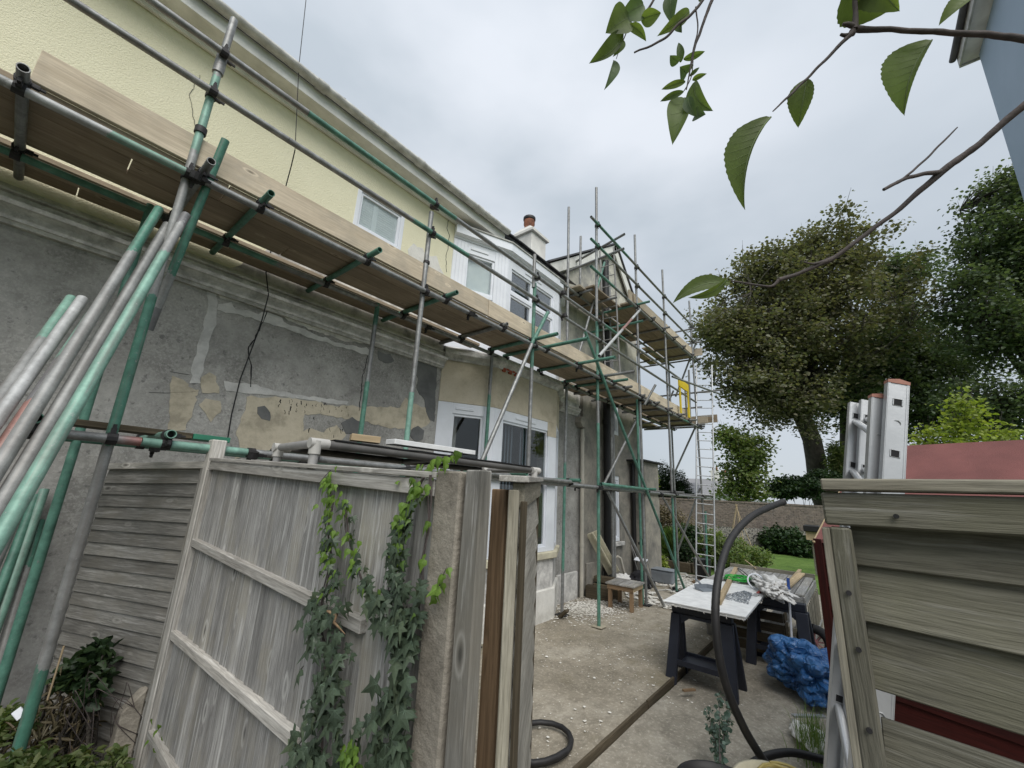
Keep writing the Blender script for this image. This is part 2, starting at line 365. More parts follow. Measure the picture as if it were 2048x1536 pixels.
M['toe'] = m_wood('toe_board', (.64, .555, .43), (.46, .385, .285), gs=.6, contrast=.55, stain=(.36,.32,.26))
M['greywood'] = m_wood('weathered_grey_wood', (.47, .465, .45), (.20, .195, .19), stain=(.33, .31, .26), gs=1.3, bstr=.8, streak=(.62, .62, .61))
M['greywood2'] = m_wood('weathered_rail', (.58, .56, .52), (.33, .31, .28), gs=1, streak=(.68, .67, .64))
M['lapwood'] = m_wood('lap_grey_wood', (.33, .32, .295), (.15, .145, .13), stain=(.20, .185, .155), gs=1, streak=(.46, .45, .43))
M['oldwood'] = m_wood('olive_weathered_wood', (.235, .225, .18), (.115, .108, .082), stain=(.17, .165, .115), gs=1.5, bstr=1, streak=(.32, .31, .27))
M['oldwood2'] = m_wood('bleached_rail_wood', (.46, .43, .35), (.22, .20, .15), gs=1.5)
M['brownwood'] = m_wood('brown_post_wood', (.36, .25, .155), (.20, .13, .075), gs=.7)
M['paleply'] = m_wood('pale_gate_laps', (.47, .45, .40), (.27, .255, .22), gs=1)
M['fresh'] = m_wood('fresh_timber', (.60, .48, .31), (.44, .33, .20), gs=.6, contrast=.4)
M['sleeper'] = m_wood('dark_sleeper', (.13, .105, .07), (.055, .045, .03), gs=.8)
M['greentimber'] = m_plain('green_painted_timber', (.03, .22, .13), (.02, .13, .08), .6)
M['concretepost'] = m_mott('aggregate_concrete', (.20, .18, .15), (.28, .255, .215), (.35, .32, .27), 7, 45, .9)
M['patio'] = m_ground('worn_concrete', (.23, .205, .16), (.33, .295, .235), (.41, .375, .31), moss=(.20, .175, .115))
M['patio2'] = m_ground('worn_concrete_lower', (.24, .22, .18), (.335, .305, .25), (.42, .39, .33))
M['soil'] = m_ground('garden_soil', (.05, .042, .03), (.08, .066, .05), (.11, .09, .065), moss=(.04, .06, .02))
M['lawn'] = m_ground('lawn', (.06, .115, .024), (.10, .17, .035), (.135, .21, .055))
M['flag'] = m_plain('paving_slab', (.42, .38, .29), (.33, .30, .23), .9)
M['flake'] = m_plain('paint_flakes', (.88, .86, .81), (.72, .69, .62), .8, scale=2)
M['whitepaint'] = m_plain('chipped_white_paint', (.84, .85, .85), (.68, .69, .69), .6, scale=9)
M['alu'] = m_plain('aluminium', (.52, .53, .54), (.42, .43, .44), .38, .55, 5, bs=90, bstr=.1)
M['orange'] = m_plain('orange_cap', (.40, .18, .13), rough=.6)
M['shed'] = m_wood('red_stained_boards', (.075, .012, .009), (.035, .007, .006), gs=.8, rough=.6)
M['felt'] = m_plain('red_roof_felt', (.22, .085, .078), (.165, .065, .06), .95, scale=4, bs=220, bstr=.9)
M['navy'] = m_plain('navy_plastic', (.018, .022, .036), (.012, .015, .025), .5, bstr=.1)
M['tarp'] = m_tarp('blue_tarpaulin')
M['hose'] = m_plain('black_flexible_pipe', (.022, .021, .022), (.014, .014, .015), .6, scale=12, bstr=.3)
M['bag'] = m_plain('white_woven_bag', (.82, .81, .79), (.64, .63, .61), .7, scale=9, bs=160, bstr=.6)
M['rope'] = m_plain('green_rope', (.03, .42, .05), (.02, .28, .04), .6)
M['pink'] = m_plain('pink_plastic_hub', (.52, .25, .25), rough=.5)
M['rubber'] = m_plain('rubber_tyre', (.025, .025, .027), rough=.8)
M['greyplastic'] = m_plain('grey_plastic', (.24, .27, .30), (.19, .21, .24), .5)
M['yellow'] = m_plain('yellow_paint', (.72, .54, .02), (.60, .44, .02), .5)
M['yellowhose'] = m_plain('yellow_hose', (.55, .45, .16), rough=.5)
M['frame_grey'] = m_plain('grey_pole', (.34, .335, .33), (.24, .235, .23), .5, scale=8)
M['frame_dark'] = m_plain('dark_grey_pole', (.11, .105, .10), (.07, .07, .065), .5, scale=8)
M['frame_joint'] = m_plain('pale_joint', (.52, .51, .48), (.38, .37, .35), .6)
M['bluewall'] = m_plain('pale_blue_render', (.36, .45, .56), (.31, .40, .50), .9, scale=1, bs=40, bstr=.4)
M['bark'] = m_plain('bark', (.085, .075, .062), (.04, .036, .03), .95, scale=4, bs=14, bstr=1, bd=.05)
M['twig'] = m_plain('twig_bark', (.095, .075, .07), (.05, .042, .04), .8, scale=18, bs=60, bstr=.6)
M['maple'] = m_leaf('maple_leaves_bronze', [(.14, .138, .09), (.175, .17, .11), (.125, .142, .09), (.215, .19, .125)], .3)
M['maple2'] = m_leaf('maple_leaves_green', [(.085, .12, .078), (.115, .155, .09), (.14, .175, .10), (.095, .128, .085)], .3)
M['limeleaf'] = m_leaf('lime_green_leaves', [(.20, .27, .05), (.30, .34, .08), (.15, .21, .05)], .4)
M['midleaf'] = m_leaf('mid_green_leaves', [(.09, .14, .05), (.14, .19, .07), (.19, .21, .09)], .4)
M['darkleaf'] = m_leaf('dark_green_leaves', [(.018, .04, .016), (.03, .06, .024), (.05, .085, .03)], .2)
M['hedge'] = m_leaf('conifer_leaves', [(.018, .036, .018), (.03, .05, .024), (.04, .07, .03)], .15)
M['browntwig'] = m_leaf('dry_brown_foliage', [(.16, .12, .075), (.11, .10, .055), (.20, .16, .10)], .2)
M['grassblade'] = m_leaf('grass_blades', [(.11, .19, .05), (.15, .24, .07), (.22, .26, .11)], .4)
M['ivy'] = m_leaf('ivy_dark', [(.055, .08, .052), (.07, .10, .062), (.042, .062, .042), (.09, .12, .07)], .12, .42, nscale=4)
M['ivynew'] = m_leaf('ivy_new', [(.12, .21, .035), (.17, .28, .05), (.09, .16, .04)], .35, .45, nscale=4)
M['ivyvein'] = m_plain('ivy_vein', (.13, .19, .13), bstr=0)
M['leafvein'] = m_plain('plum_vein', (.17, .23, .09), bstr=0)
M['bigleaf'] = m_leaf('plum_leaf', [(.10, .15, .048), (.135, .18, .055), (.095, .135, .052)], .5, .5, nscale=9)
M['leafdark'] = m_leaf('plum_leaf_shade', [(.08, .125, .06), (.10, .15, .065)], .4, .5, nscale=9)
M['eucal'] = m_leaf('eucalyptus_leaf', [(.10, .17, .14), (.15, .22, .18), (.08, .12, .10)], .2, .6)
M['brick'] = m_plain('garden_wall_brick', (.19, .155, .13), (.10, .085, .075), .95, scale=5)
M['mortar'] = m_plain('old_mortar', (.30, .285, .26), (.2, .19, .17), .95)
M['flint'] = m_leaf('flint', [(.06, .06, .06), (.14, .135, .125), (.26, .25, .23), (.10, .095, .09)], 0, .5)
M['farwhite'] = m_plain('far_white_wall', (.72, .73, .74), bstr=0)
M['farroof'] = m_plain('far_grey_roof', (.26, .26, .27), (.2, .2, .21), .9, bstr=0)
M['glovered'] = m_plain('red_brush_handle', (.35, .06, .05), rough=.5)
M['bluegrip'] = m_plain('blue_grip', (.03, .09, .35), rough=.5)
M['whitepole'] = m_plain('white_pole', (.74, .76, .80), (.6, .62, .66), .35, bstr=0)
M['fabric'] = m_plain('dark_fabric', (.02, .02, .025), (.012, .012, .016), .9, scale=14)

# ------------------------------------------------------------------ ground
def sheet(name, poly, z, mat, kind="structure", thick=.0):
    b = MB()
    if thick: b.prism([(x, y, z-thick) for x, y in poly], (0, 0, thick))
    else: b.add([(x, y, z) for x, y in poly], [tuple(range(len(poly)))])
    return tag(b.build(name, mat), kind=kind)
sheet("ground", [(-300, -300), (600, -300), (600, 300), (-300, 300)], -.10, M['lawn'])
sheet("garden_soil", [(-12, -12), (.95, -12), (.95, 6), (-12, 6)], -.02, M['soil'], thick=.06)
def grid_sheet(name, x0, x1, y0, y1, z, mat, amp=.012, st=.25):
    nx = int((x1-x0)/st)+1; ny = int((y1-y0)/st)+1; b = MB()
    vs = [(x0+(x1-x0)*i/nx, y0+(y1-y0)*j/ny, z + amp*mnoise.noise((i*.31, j*.31, z*9))) for j in range(ny+1) for i in range(nx+1)]
    fs = [(j*(nx+1)+i, j*(nx+1)+i+1, (j+1)*(nx+1)+i+1, (j+1)*(nx+1)+i) for j in range(ny) for i in range(nx)]
    b.add(vs, fs, True); o = b.build(name, mat); tag(o, kind="structure"); return o
grid_sheet("patio", .96, 12.6, 1.91, 4.62, 0, M['patio'])
grid_sheet("lower_patio", .96, 12.9, -4, 1.865, -.045, M['patio2'])
grid_sheet("lawn", 12.9, 30, -9, 16, -.045, M['lawn'], .03)
b = MB(); 
for i in range(9):
    x = 12.95 + (i % 3)*1.05 + random.uniform(-.1, .1); y = 4.3 + (i//3)*.95 + random.uniform(-.1, .1)
    b.box((x, y, -.05), (x+.95, y+.85, .02))
for i in range(9):
    pass
tag(b.build("garden_path", M['flag']), kind="structure")
e = thing("edging_board", "long timber edging board set in the concrete, running to the trestle", "edging", (3, 1.885, 0))
plank("board", M['sleeper'], e, (1.0, 1.885, -.02), (4.6, 1.885, -.02), .026, .075)
plank("board", M['sleeper'], e, (4.62, 1.885, -.015), (9.5, 1.885, -.02), .026, .075)

# ------------------------------------------------------------------ house
WY = 4.55
H = thing("house", "long two-storey house with peeling grey render below, cream paint above and white bay window", "house", (0, WY, 0))
def wall_xz(name, mat, x0, x1, z0, z1, y, holes=(), depth=.12, thick=.3):
    xs = sorted({x0, x1, *[h[i] for h in holes for i in (0, 1)]}); zs = sorted({z0, z1, *[h[i] for h in holes for i in (2, 3)]})
    b = MB()
    for i in range(len(xs)-1):
        for j in range(len(zs)-1):
            cx, cz = (xs[i]+xs[i+1])/2, (zs[j]+zs[j+1])/2
            if any(h[0] < cx < h[1] and h[2] < cz < h[3] for h in holes): continue
            b.box((xs[i], y, zs[j]), (xs[i+1], y+thick, zs[j+1]))
    return b.build(name, mat, H)
wall_xz("lower_wall", M['grey'], -6, 7.86, -.2, 3.70, WY, holes=[(4.2, 6.7, 1.0, 3.2)])
wall_xz("upper_wall", M['cream'], -6, 3.80, 3.98, 6.15, WY, holes=[(2.13, 2.86, 5.14, 5.74)])
wall_xz("upper_wall", M['cream'], 6.6, 7.0, 3.98, 6.15, WY+.02)
# near-black boxes behind the windows, room shade put into their colour
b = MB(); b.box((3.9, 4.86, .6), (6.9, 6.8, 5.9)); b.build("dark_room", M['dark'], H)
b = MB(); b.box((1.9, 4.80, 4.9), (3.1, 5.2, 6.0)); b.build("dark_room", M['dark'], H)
# return wall at the near end and the back so the house has a body
b = MB(); b.box((-6, WY+.31, -.2), (-5.7, 9, 6.1)); b.box((-5.69, 8.7, -.2), (11, 9, 6.1)); b.build("rear_wall", M['cream'], H)

# cornice: one profile swept along wall, bay and wing
def sweep(name, mat, prof, path, z, parent=H):
    """prof: (out, up) pairs, outwards is -Y side of travel +X"""
    b = MB(); n = len(prof); rings = []
    P = [V((x, y, 0)) for x, y in path]
    for i, p in enumerate(P):
        d0 = (P[i]-P[i-1]).normalized() if i else None; d1 = (P[i+1]-P[i]).normalized() if i < len(P)-1 else None
        n0 = V((d0.y, -d0.x, 0)) if d0 else None; n1 = V((d1.y, -d1.x, 0)) if d1 else None
        nn = n0 if n1 is None else n1 if n0 is None else (n0+n1)/(1+n0.dot(n1))
        rings += [p + nn*o + V((0, 0, z+u)) for o, u in prof]
    fs = []
    for i in range(len(P)-1):
        for k in range(n): fs.append((i*n+k, i*n+(k+1) % n, (i+1)*n+(k+1) % n, (i+1)*n+k))
    fs += [tuple(range(n))[::-1], tuple(range(n*(len(P)-1), n*len(P)))]
    b.add(rings, [f[::-1] for f in fs[:-2]] + fs[-2:]); return b.build(name, mat, parent)
BAYL = [(3.80, WY), (4.56, 4.13), (6.25, 4.13), (6.98, WY)]
prof1 = [(-.03, 0), (.035, 0), (.045, .025), (.06, .03), (.06, .055), (.075, .09), (.105, .115), (.125, .12), (.125, .155), (.10, .165), (.10, .19), (.05, .30), (-.03, .30)]
near = [(-6, WY-.001), (3.80, WY-.001)]
sweep("cornice", M['cornice'], [p for p in prof1[:9]] + [(.06, .175), (-.03, .175)], near, 3.68)
sweep("frieze", M['bandm'], [(-.03, 0), (.035, 0), (.035, .05), (.07, .055), (.07, .075), (.012, .09), (.012, .128), (-.03, .128)], near, 3.857)
b = MB(); b.prism([(1.0, WY-.006, 3.99), (3.795, WY-.006, 3.99), (3.795, WY-.006, 4.4), (1.3, WY-.006, 4.4), (1.22, WY-.006, 4.25), (1.12, WY-.006, 4.2), (1.08, WY-.006, 4.06)], (0, .005, 0)); b.build("peeled_band", M['bandm'], H)
baypath = [(3.815, WY-.01)] + BAYL[1:]
sweep("cornice", M['cornice'], [(-.03, 0), (.04, 0), (.045, .03), (.08, .06), (.12, .08), (.12, .12), (.09, .13), (.09, .17), (.0, .22), (-.03, .22)], baypath, 3.83)
sweep("cornice", M['cornice'], [(-.03, 0), (.03, 0), (.035, .03), (.06, .05), (.09, .075), (.09, .105), (.11, .12), (.11, .15), (.05, .18), (.05, .26), (-.03, .26)], [(6.98, WY-.004), (7.70, WY-.004)], 3.62)
# moulded kneeler at the cornice end above the downpipe
b = MB(); b.prism([(7.66, 4.40, 3.60), (7.93, 4.40, 3.60), (7.95, 4.40, 3.50), (7.86, 4.40, 3.38), (7.72, 4.40, 3.38), (7.62, 4.40, 3.48)], (0, .148, 0)); b.build("kneeler", M['wingwall'], H)
wall_xz("frieze_wall", M['bandm'], 6.985, 7.86, 3.885, 4.6, WY+.01)

# plinths
def box(name, mat, a, bb, parent=H, bevel=0):
    b = MB(); b.box(a, bb); o = b.build(name, mat, parent)
    if bevel: bv(o, bevel)
    return o
box("plinth", M['cornice'], (6.99, 4.50, -.1), (7.72, 4.549, .50), bevel=.012)
box("plinth", M['wingwall'], (7.99, 4.44, -.1), (8.55, 4.49, .62), bevel=.012)

# bay, lower
def seg(p, q, z0, z1, t, name, mat, off=0, bevel=0):
    p, q = V((*p, 0)), V((*q, 0)); d = (q-p).normalized(); n = V((d.y, -d.x, 0))
    P = [p+n*(off+t), q+n*(off+t), q+n*off, p+n*off]; b = MB()
    b.hexa([V((a.x, a.y, z0)) for a in P] + [V((a.x, a.y, z1)) for a in P]); o = b.build(name, mat, H)
    if bevel: bv(o, bevel)
    return o
def ringprism(name, mat, path, off, z0, z1, inner=.16, bevel=0):
    P = [V((x, y, 0)) for x, y in path]; out = []; inn = []
    for i, p in enumerate(P):
        d0 = (P[i]-P[i-1]).normalized() if i else None; d1 = (P[i+1]-P[i]).normalized() if i < len(P)-1 else None
        n0 = V((d0.y, -d0.x, 0)) if d0 else None; n1 = V((d1.y, -d1.x, 0)) if d1 else None
        nn = n0 if n1 is None else n1 if n0 is None else (n0+n1)/(1+n0.dot(n1))
        out.append(p+nn*off); inn.append(p-nn*inner)
    b = MB(); k = len(P)
    vs = [V((p.x, p.y, z)) for z in (z0, z1) for p in out] + [V((p.x, p.y, z)) for z in (z0, z1) for p in inn]
    fs = []
    for i in range(k-1):
        fs += [(i, i+1, k+i+1, k+i), (2*k+i+1, 2*k+i, 3*k+i, 3*k+i+1), (k+i, k+i+1, 3*k+i+1, 3*k+i), (i+1, i, 2*k+i, 2*k+i+1)]
    fs += [(0, k, 3*k, 2*k), (k-1, 3*k-1, 4*k-1, 2*k-1)]
    b.add(vs, fs); o = b.build(name, mat, H)
    if bevel: bv(o, bevel)
    return o
ringprism("bay_plinth", M['white_patch'], BAYL, .045, -.1, .47, bevel=.015)
ringprism("bay_apron", M['cornice'], BAYL, 0, .472, .925)
ringprism("sill", M['sill'], BAYL, .07, .927, 1.035, bevel=.012)
ringprism("bay_lintel", M['beige'], BAYL, .012, 3.20, 3.86, bevel=.006)
seg((5.98, 4.13), (6.25, 4.13), 2.95, 3.199, .012, "bay_lintel", M['beige'], off=.003)
UB = [(3.80, WY), (4.72, 4.17), (6.30, 4.17), (6.98, WY)]
ringprism("bay_panelling", M['upvc'], UB, -.015, 4.05, 4.9)

def window(p, q, z0, z1, cols, bars, fw=.06, jamb=(.14, .14), head=.10, foot=.08, name="window", vent=True, sash=True, blind=None, glass='glass'):
    """framed window in the vertical plane p->q; cols: pane column edges 0..1, bars: list of transom heights"""
    p, q = V((*p, 0)), V((*q, 0)); L = (q-p).length; d = (q-p)/L; n = V((d.y, -d.x, 0))
    W = Matrix((d, -n, V((0, 0, 1)))).transposed().to_4x4(); W.translation = p
    b = MB()
    def bx(x0, x1, y0, y1, za, zb): b.box((x0, y0, za), (x1, y1, zb), W)
    j0, j1 = jamb
    bx(0, j0, -.01, .07, z0, z1); bx(L-j1, L, -.01, .07, z0, z1); bx(j0, L-j1, -.008, .07, z1-head, z1); bx(j0, L-j1, -.008, .07, z0, z0+foot)
    xs = [j0 + (L-j0-j1)*c for c in cols]; zs = [z0+foot] + list(bars) + [z1-head]
    for x in xs[1:-1]: bx(x-.03, x+.03, 0, .07, z0+foot, z1-head)
    for z in bars:
        for i in range(len(xs)-1): bx(xs[i]+(.03 if i else 0), xs[i+1]-(.03 if i < len(xs)-2 else 0), -.004, .07, z-.03, z+.03)
    panes = []
    for i in range(len(xs)-1):
        for j in range(len(zs)-1):
            xa, xb = xs[i]+(.03 if i else 0), xs[i+1]-(.03 if i < len(xs)-2 else 0); za, zb = zs[j]+(.03 if j else 0), zs[j+1]-(.03 if j < len(zs)-2 else 0)
            w = fw*.6
            if sash:
                b.box((xa, .012, za), (xa+w, .06, zb), W); b.box((xb-w, .012, za), (xb, .06, zb), W); b.box((xa+w, .012, za), (xb-w, .06, za+w), W); b.box((xa+w, .012, zb-w), (xb-w, .06, zb), W)
            panes.append((xa+w*.9, xb-w*.9, za+w*.9, zb-w*.9))
    for x0, x1 in ((0, j0), (L-j1, L)):
        if z0 > 4 and x1-x0 > .15:
            k = int((x1-x0)/.055); w_ = (x1-x0)/k
            for i in range(k): b.box((x0+i*w_+.004, -.017, z0), (x0+(i+1)*w_-.004, -.0102, z1-.03), W)
    if vent:
        b.box((L*.3, -.022, z1-head*.62), (L*.62, -.0085, z1-head*.38), W)
    o = b.build(name, M['upvc'], H); bv(o, .004)
    for xa, xb, za, zb in panes:
        g = MB(); g.box((xa, .03, za), (xb, .036, zb), W); g.build("pane", M[glass], o)
    return o, W, L
# lower bay lights
window(BAYL[0], BAYL[1], 1.037, 3.198, [0, 1], [], jamb=(.22, .17), head=.16, glass='glassdark')
window(BAYL[1], BAYL[2], 1.037, 3.198, [0, 1], [], jamb=(.20, .24), head=.16, glass='glassdark')
window(BAYL[2], BAYL[3], 1.037, 3.198, [0, 1], [], jamb=(.17, .20), head=.16, glass='glassdark')
# upper bay lights
o, Wl, Ll = window(UB[0], UB[1], 4.4, 5.903, [0, 1], [5.02], jamb=(.24, .25), head=.2, glass='glassdark')
window(UB[1], UB[2], 4.4, 5.903, [0, .5, 1], [5.25], jamb=(.10, .19), head=.2)
window(UB[2], UB[3], 4.4, 5.903, [0, 1], [5.15], jamb=(.17, .20), head=.2)
seg((3.98, 4.50), (4.60, 4.24), 4.5, 5.75, .004, "roller_blind", M['blindw'], off=-.075)
# vertical blinds in the lower front light, each slat its own piece
blm = MB(); blm.box((-.044, -.001, 1.1), (.044, .001, 3.0)); blme = blm.mesh("blind_slat", M['blind'])
for i in range(9):
    x = 4.86 + i*.078 + (0 if i < 5 else .16)
    o = link("blind_slat", blme, H, Matrix.Translation((x, 4.27, 0)) @ Matrix.Rotation(.45, 4, 'Z'))
box("curtain", M['blindw'], (4.05, 4.66, 1.1), (4.40, 4.70, 1.9))
# small first-floor window with blind slats behind the glass
window((2.13, WY), (2.86, WY), 5.14, 5.74, [0, 1], [], jamb=(.055, .055), head=.05, foot=.05, vent=False, glass='glassdark')
box("blind_backing", M['blindw'], (2.185, 4.612, 5.185), (2.815, 4.616, 5.70))
for xa, xb in ((2.19, 2.398), (2.472, 2.793)):
    b = MB(); b.box((xa, 0, 0), (xb, .004, .0285)); sme = b.mesh("blind_slat", M['blindw'])
    for k in range(15): link("blind_slat", sme, H, Matrix.Translation((0, 4.601, 5.19+k*.034)) @ Matrix.Rotation(.16, 4, 'X'))
box("blind_stile", M['blindw'], (2.40, 4.592, 5.17), (2.47, 4.612, 5.71)); box("blind_stile", M['blindw'], (2.795, 4.592, 5.17), (2.83, 4.612, 5.71))
# bay eaves, gutter, flat roof
sweep("bay_fascia", M['upvc'], [(-.04, 0), (.025, 0), (.03, .03), (.07, .035), (.08, .045), (.10, .05), (.10, .19), (-.04, .19)], UB, 5.905)
sweep("bay_roof_edge", M['gutter'], [(-.04, 0), (.118, 0), (.122, .02), (-.04, .04)], UB, 6.097)
b = MB(); b.prism([(3.78, WY+.3, 6.10), (3.80, WY-.05, 6.10), (4.70, 4.12, 6.10), (6.32, 4.12, 6.10), (7.0, WY+.3, 6.10)], (0, 0, .03)); b.build("bay_roof", M['slate'], H)
# main eaves
box("soffit", M['fascia'], (-6, 4.30, 6.20), (4.72, 4.549, 6.225)); box("wall_plate_mould", M['fascia'], (-6, 4.50, 6.12), (3.83, 4.548, 6.198), bevel=.01)
box("fascia_board", M['fascia'], (-6, 4.262, 6.19), (4.70, 4.298, 6.36), bevel=.004)
def gutter(name, x0, x1, y, z, r):
    b = MB(); n = 9; pr = [(r*math.cos(math.pi+math.pi*k/n), r*math.sin(math.pi+math.pi*k/n)) for k in range(n+1)]; pi = [(a*.88, c*.88) for a, c in pr][::-1]
    P = pr+pi; k = len(P); vs = [(x0, y+a, z+c) for a, c in P]+[(x1, y+a, z+c) for a, c in P]
    b.add(vs, [(i, (i+1) % k, k+(i+1) % k, k+i) for i in range(k)], True); return b
xs = [-6, -1.7, -.25, 1.35, 2.75, 3.95, 4.72]
for a, c in zip(xs[:-1], xs[1:]): gutter("gutter", a, c-.003, 4.195, 6.385, .062).build("gutter", M['gutter'], H)
for x in xs[1:-1]: gutter("g", x-.06, x+.06, 4.195, 6.386, .071).build("gutter_union", M['gutter'], H)
for i in range(15):
    x = -4 + i*.75; b = MB()
    if x > 4.6: continue; b.box((x, 4.13, 6.312), (x+.025, 4.26, 6.322)); b.box((x, 4.252, 6.24), (x+.025, 4.261, 6.312)); b.build("gutter_bracket", M['fascia'], H)
b = MB(); b.prism([(-6, 4.30, 6.42), (-6, 9.2, 9.2), (-6, 9.2, 9.1), (-6, 4.30, 6.38)], (12.8, 0, 0)); b.build("roof", M['slate'], H)
# lichened tile edge above the gutter, tile by tile
tm = MB(); tm.box((0, 0, 0), (.24, .30, .018)); tme = tm.mesh("roof_tile", M['slate'])
for i in range(52):
    link("roof_tile", tme, H, Matrix.Translation((-5.9+i*.25, 4.24, 6.41+random.uniform(0, .010))) @ Matrix.Rotation(math.radians(30), 4, 'X'))
b = MB()
for k in range(150):
    x = random.choice((random.uniform(1.5, 2.4), random.uniform(2.9, 3.6), random.uniform(3.9, 4.6))); s_ = random.uniform(.008, .03); a = V((x, 4.15+random.uniform(-.008, .05), 6.385)); 
    b.add([a+V((random.uniform(-s_, s_), random.uniform(-s_, s_)*.5, random.uniform(0, s_))) for _ in range(4)], [(0, 1, 2), (0, 2, 3), (0, 3, 1), (1, 3, 2)])
o = b.build("gutter_debris", M['bark'], H); o["kind"] = "stuff"
# chimney
cx, cy = 7.25, 5.75
b = MB(); b.box((cx-.30, cy-.34, 6.2), (cx+.30, cy+.34, 8.18)); o = b.build("chimney_stack", M['stackrender'], H); bv(o, .015)
b = MB(); b.box((cx-.36, cy-.40, 8.182), (cx+.36, cy+.40, 8.25)); b.build("chimney_band", M['stackrender'], H)
b = MB(); q = [(cx+sx*.34, cy+sy*.38, 8.252) for sx, sy in ((-1,-1),(1,-1),(1,1),(-1,1))]; t = [(cx+sx*.15, cy+sy*.15, 8.52) for sx, sy in ((-1,-1),(1,-1),(1,1),(-1,1))]
b.hexa(q+t); o = b.build("chimney_flaunching", M['stackrender'], H); bv(o, .04, 2)
b = MB(); b.path([(cx, cy, 8.50), (cx, cy, 8.62), (cx, cy, 8.66), (cx, cy, 8.78)], [.13, .12, .145, .14], 18); b.build("chimney_pot", M['terracotta'], H)
b = MB(); b.path([(cx, cy, 8.781), (cx, cy, 8.80), (cx, cy, 8.86), (cx, cy, 8.88)], [.15, .16, .16, .12], 18); b.build("pot_cowl", M['black'], H)

# gabled wing
GY = 4.49
b = MB(); b.prism([(6.55, GY+.02, 4.7), (11.0, GY+.02, 4.7), (11.0, GY+.02, 7.10), (9.45, GY+.02, 8.66), (6.55, GY+.02, 6.72)], (0, .3, 0))
b.build("gable_wall", M['gablewall'], H)
wall_xz("wing_wall", M['wingwall'], 7.87, 11.0, -.2, 4.695, GY, holes=[(9.02, 9.68, .95, 2.45), (9.02, 9.70, 3.45, 4.5)])
b = MB(); b.box((10.7, GY+.31, -.2), (11.0, 9, 7.0)); b.build("wing_end_wall", M['wingwall'], H)
window((9.02, GY+.03), (9.68, GY+.03), .95, 2.45, [0, 1], [1.7], jamb=(.06, .06), vent=False)
window((9.02, GY+.03), (9.70, GY+.03), 3.45, 4.5, [0, 1], [], jamb=(.06, .06), vent=False)
window((9.05, GY-.03), (9.72, GY-.03), 5.75, 7.05, [0, 1], [6.4], jamb=(.05, .05), vent=False)
b = MB(); b.box((8.9, GY+.31, .7), (9.8, GY+1.2, 7.0)); b.build("dark_room", M['dark'], H)  # near-black box, shade of the wing rooms put into its colour
b = MB(); b.box((8.98, GY-.08, .86), (9.76, GY-.002, .948)); o = b.build("sill", M['cornice'], H); bv(o, .01)
def verge(x0, z0, x1, z1, nm, mat, y0, y1, h, lift=0):
    d = V((x1-x0, 0, z1-z0)).normalized(); u = V((-d.z, 0, d.x)); u = u if u.z > 0 else -u
    a, c = V((x0, y0, z0))+u*lift, V((x1, y0, z1))+u*lift
    b = MB(); b.prism([a, c, c-u*h, a-u*h], (0, y1-y0, 0)); return b.build(nm, mat, H)
verge(6.30, 6.62, 9.45, 8.74, "bargeboard", M['fascia'], GY-.10, GY-.06, .22)
verge(9.45, 8.74, 11.25, 6.93, "bargeboard", M['fascia'], GY-.10, GY-.06, .24)
verge(6.30, 6.62, 9.45, 8.74, "verge_soffit", M['fascia'], GY-.058, GY+.019, .03, -.02); verge(9.45, 8.74, 11.25, 6.93, "verge_soffit", M['fascia'], GY-.058, GY+.019, .03, -.02)
verge(6.22, 6.60, 9.45, 8.78, "wing_roof", M['slate'], GY-.14, 9, .035, .04); verge(9.45, 8.78, 11.33, 6.89, "wing_roof", M['slate'], GY-.14, 9, .035, .04)
# pipes
b = MB(); b.path([(7.80, 4.46, .02), (7.80, 4.46, 3.35)], .042, 14); o = b.build("downpipe", M['pipe_cream'], H)
for z in (.95, 2.2, 3.1):
    b = MB(); b.path([(7.80, 4.46, z), (7.80, 4.46, z+.07)], .05, 14); b.build("pipe_collar", M['pipe_cream'], o)
def bpipe(x, y, z0, z1, r):
    b = MB(); b.path([(x, y, z0), (x, y, z1)], r, 16); o = b.build("soil_pipe", M['black'], H)
    for k in range(int((z1-z0)/1.6)+1):
        b = MB(); b.path([(x, y, z0+.4+k*1.6), (x, y, z0+.5+k*1.6)], r*1.18, 16); b.build("pipe_collar", M['black'], o)
bpipe(8.78, 4.37, .0, 7.9, .085); bpipe(10.28, 4.40, .1, 2.8, .05)
b = MB(); b.path([(9.25, 4.42, .62), (9.25, 4.36, .66), (9.32, 4.33, .62), (9.55, 4.28, .02)], .03, 10); b.build("waste_pipe", M['pipe_cream'], H)
# lean-to end with flat coping
b = MB(); b.box((10.33, 4.12, -.1), (11.3, 4.488, 2.86)); b.build("lean_to_wall", M['wingwall'], H)
b = MB(); b.box((10.1, 4.02, 2.865), (11.5, 4.487, 2.90)); b.build("lean_to_roof", M['black'], H)

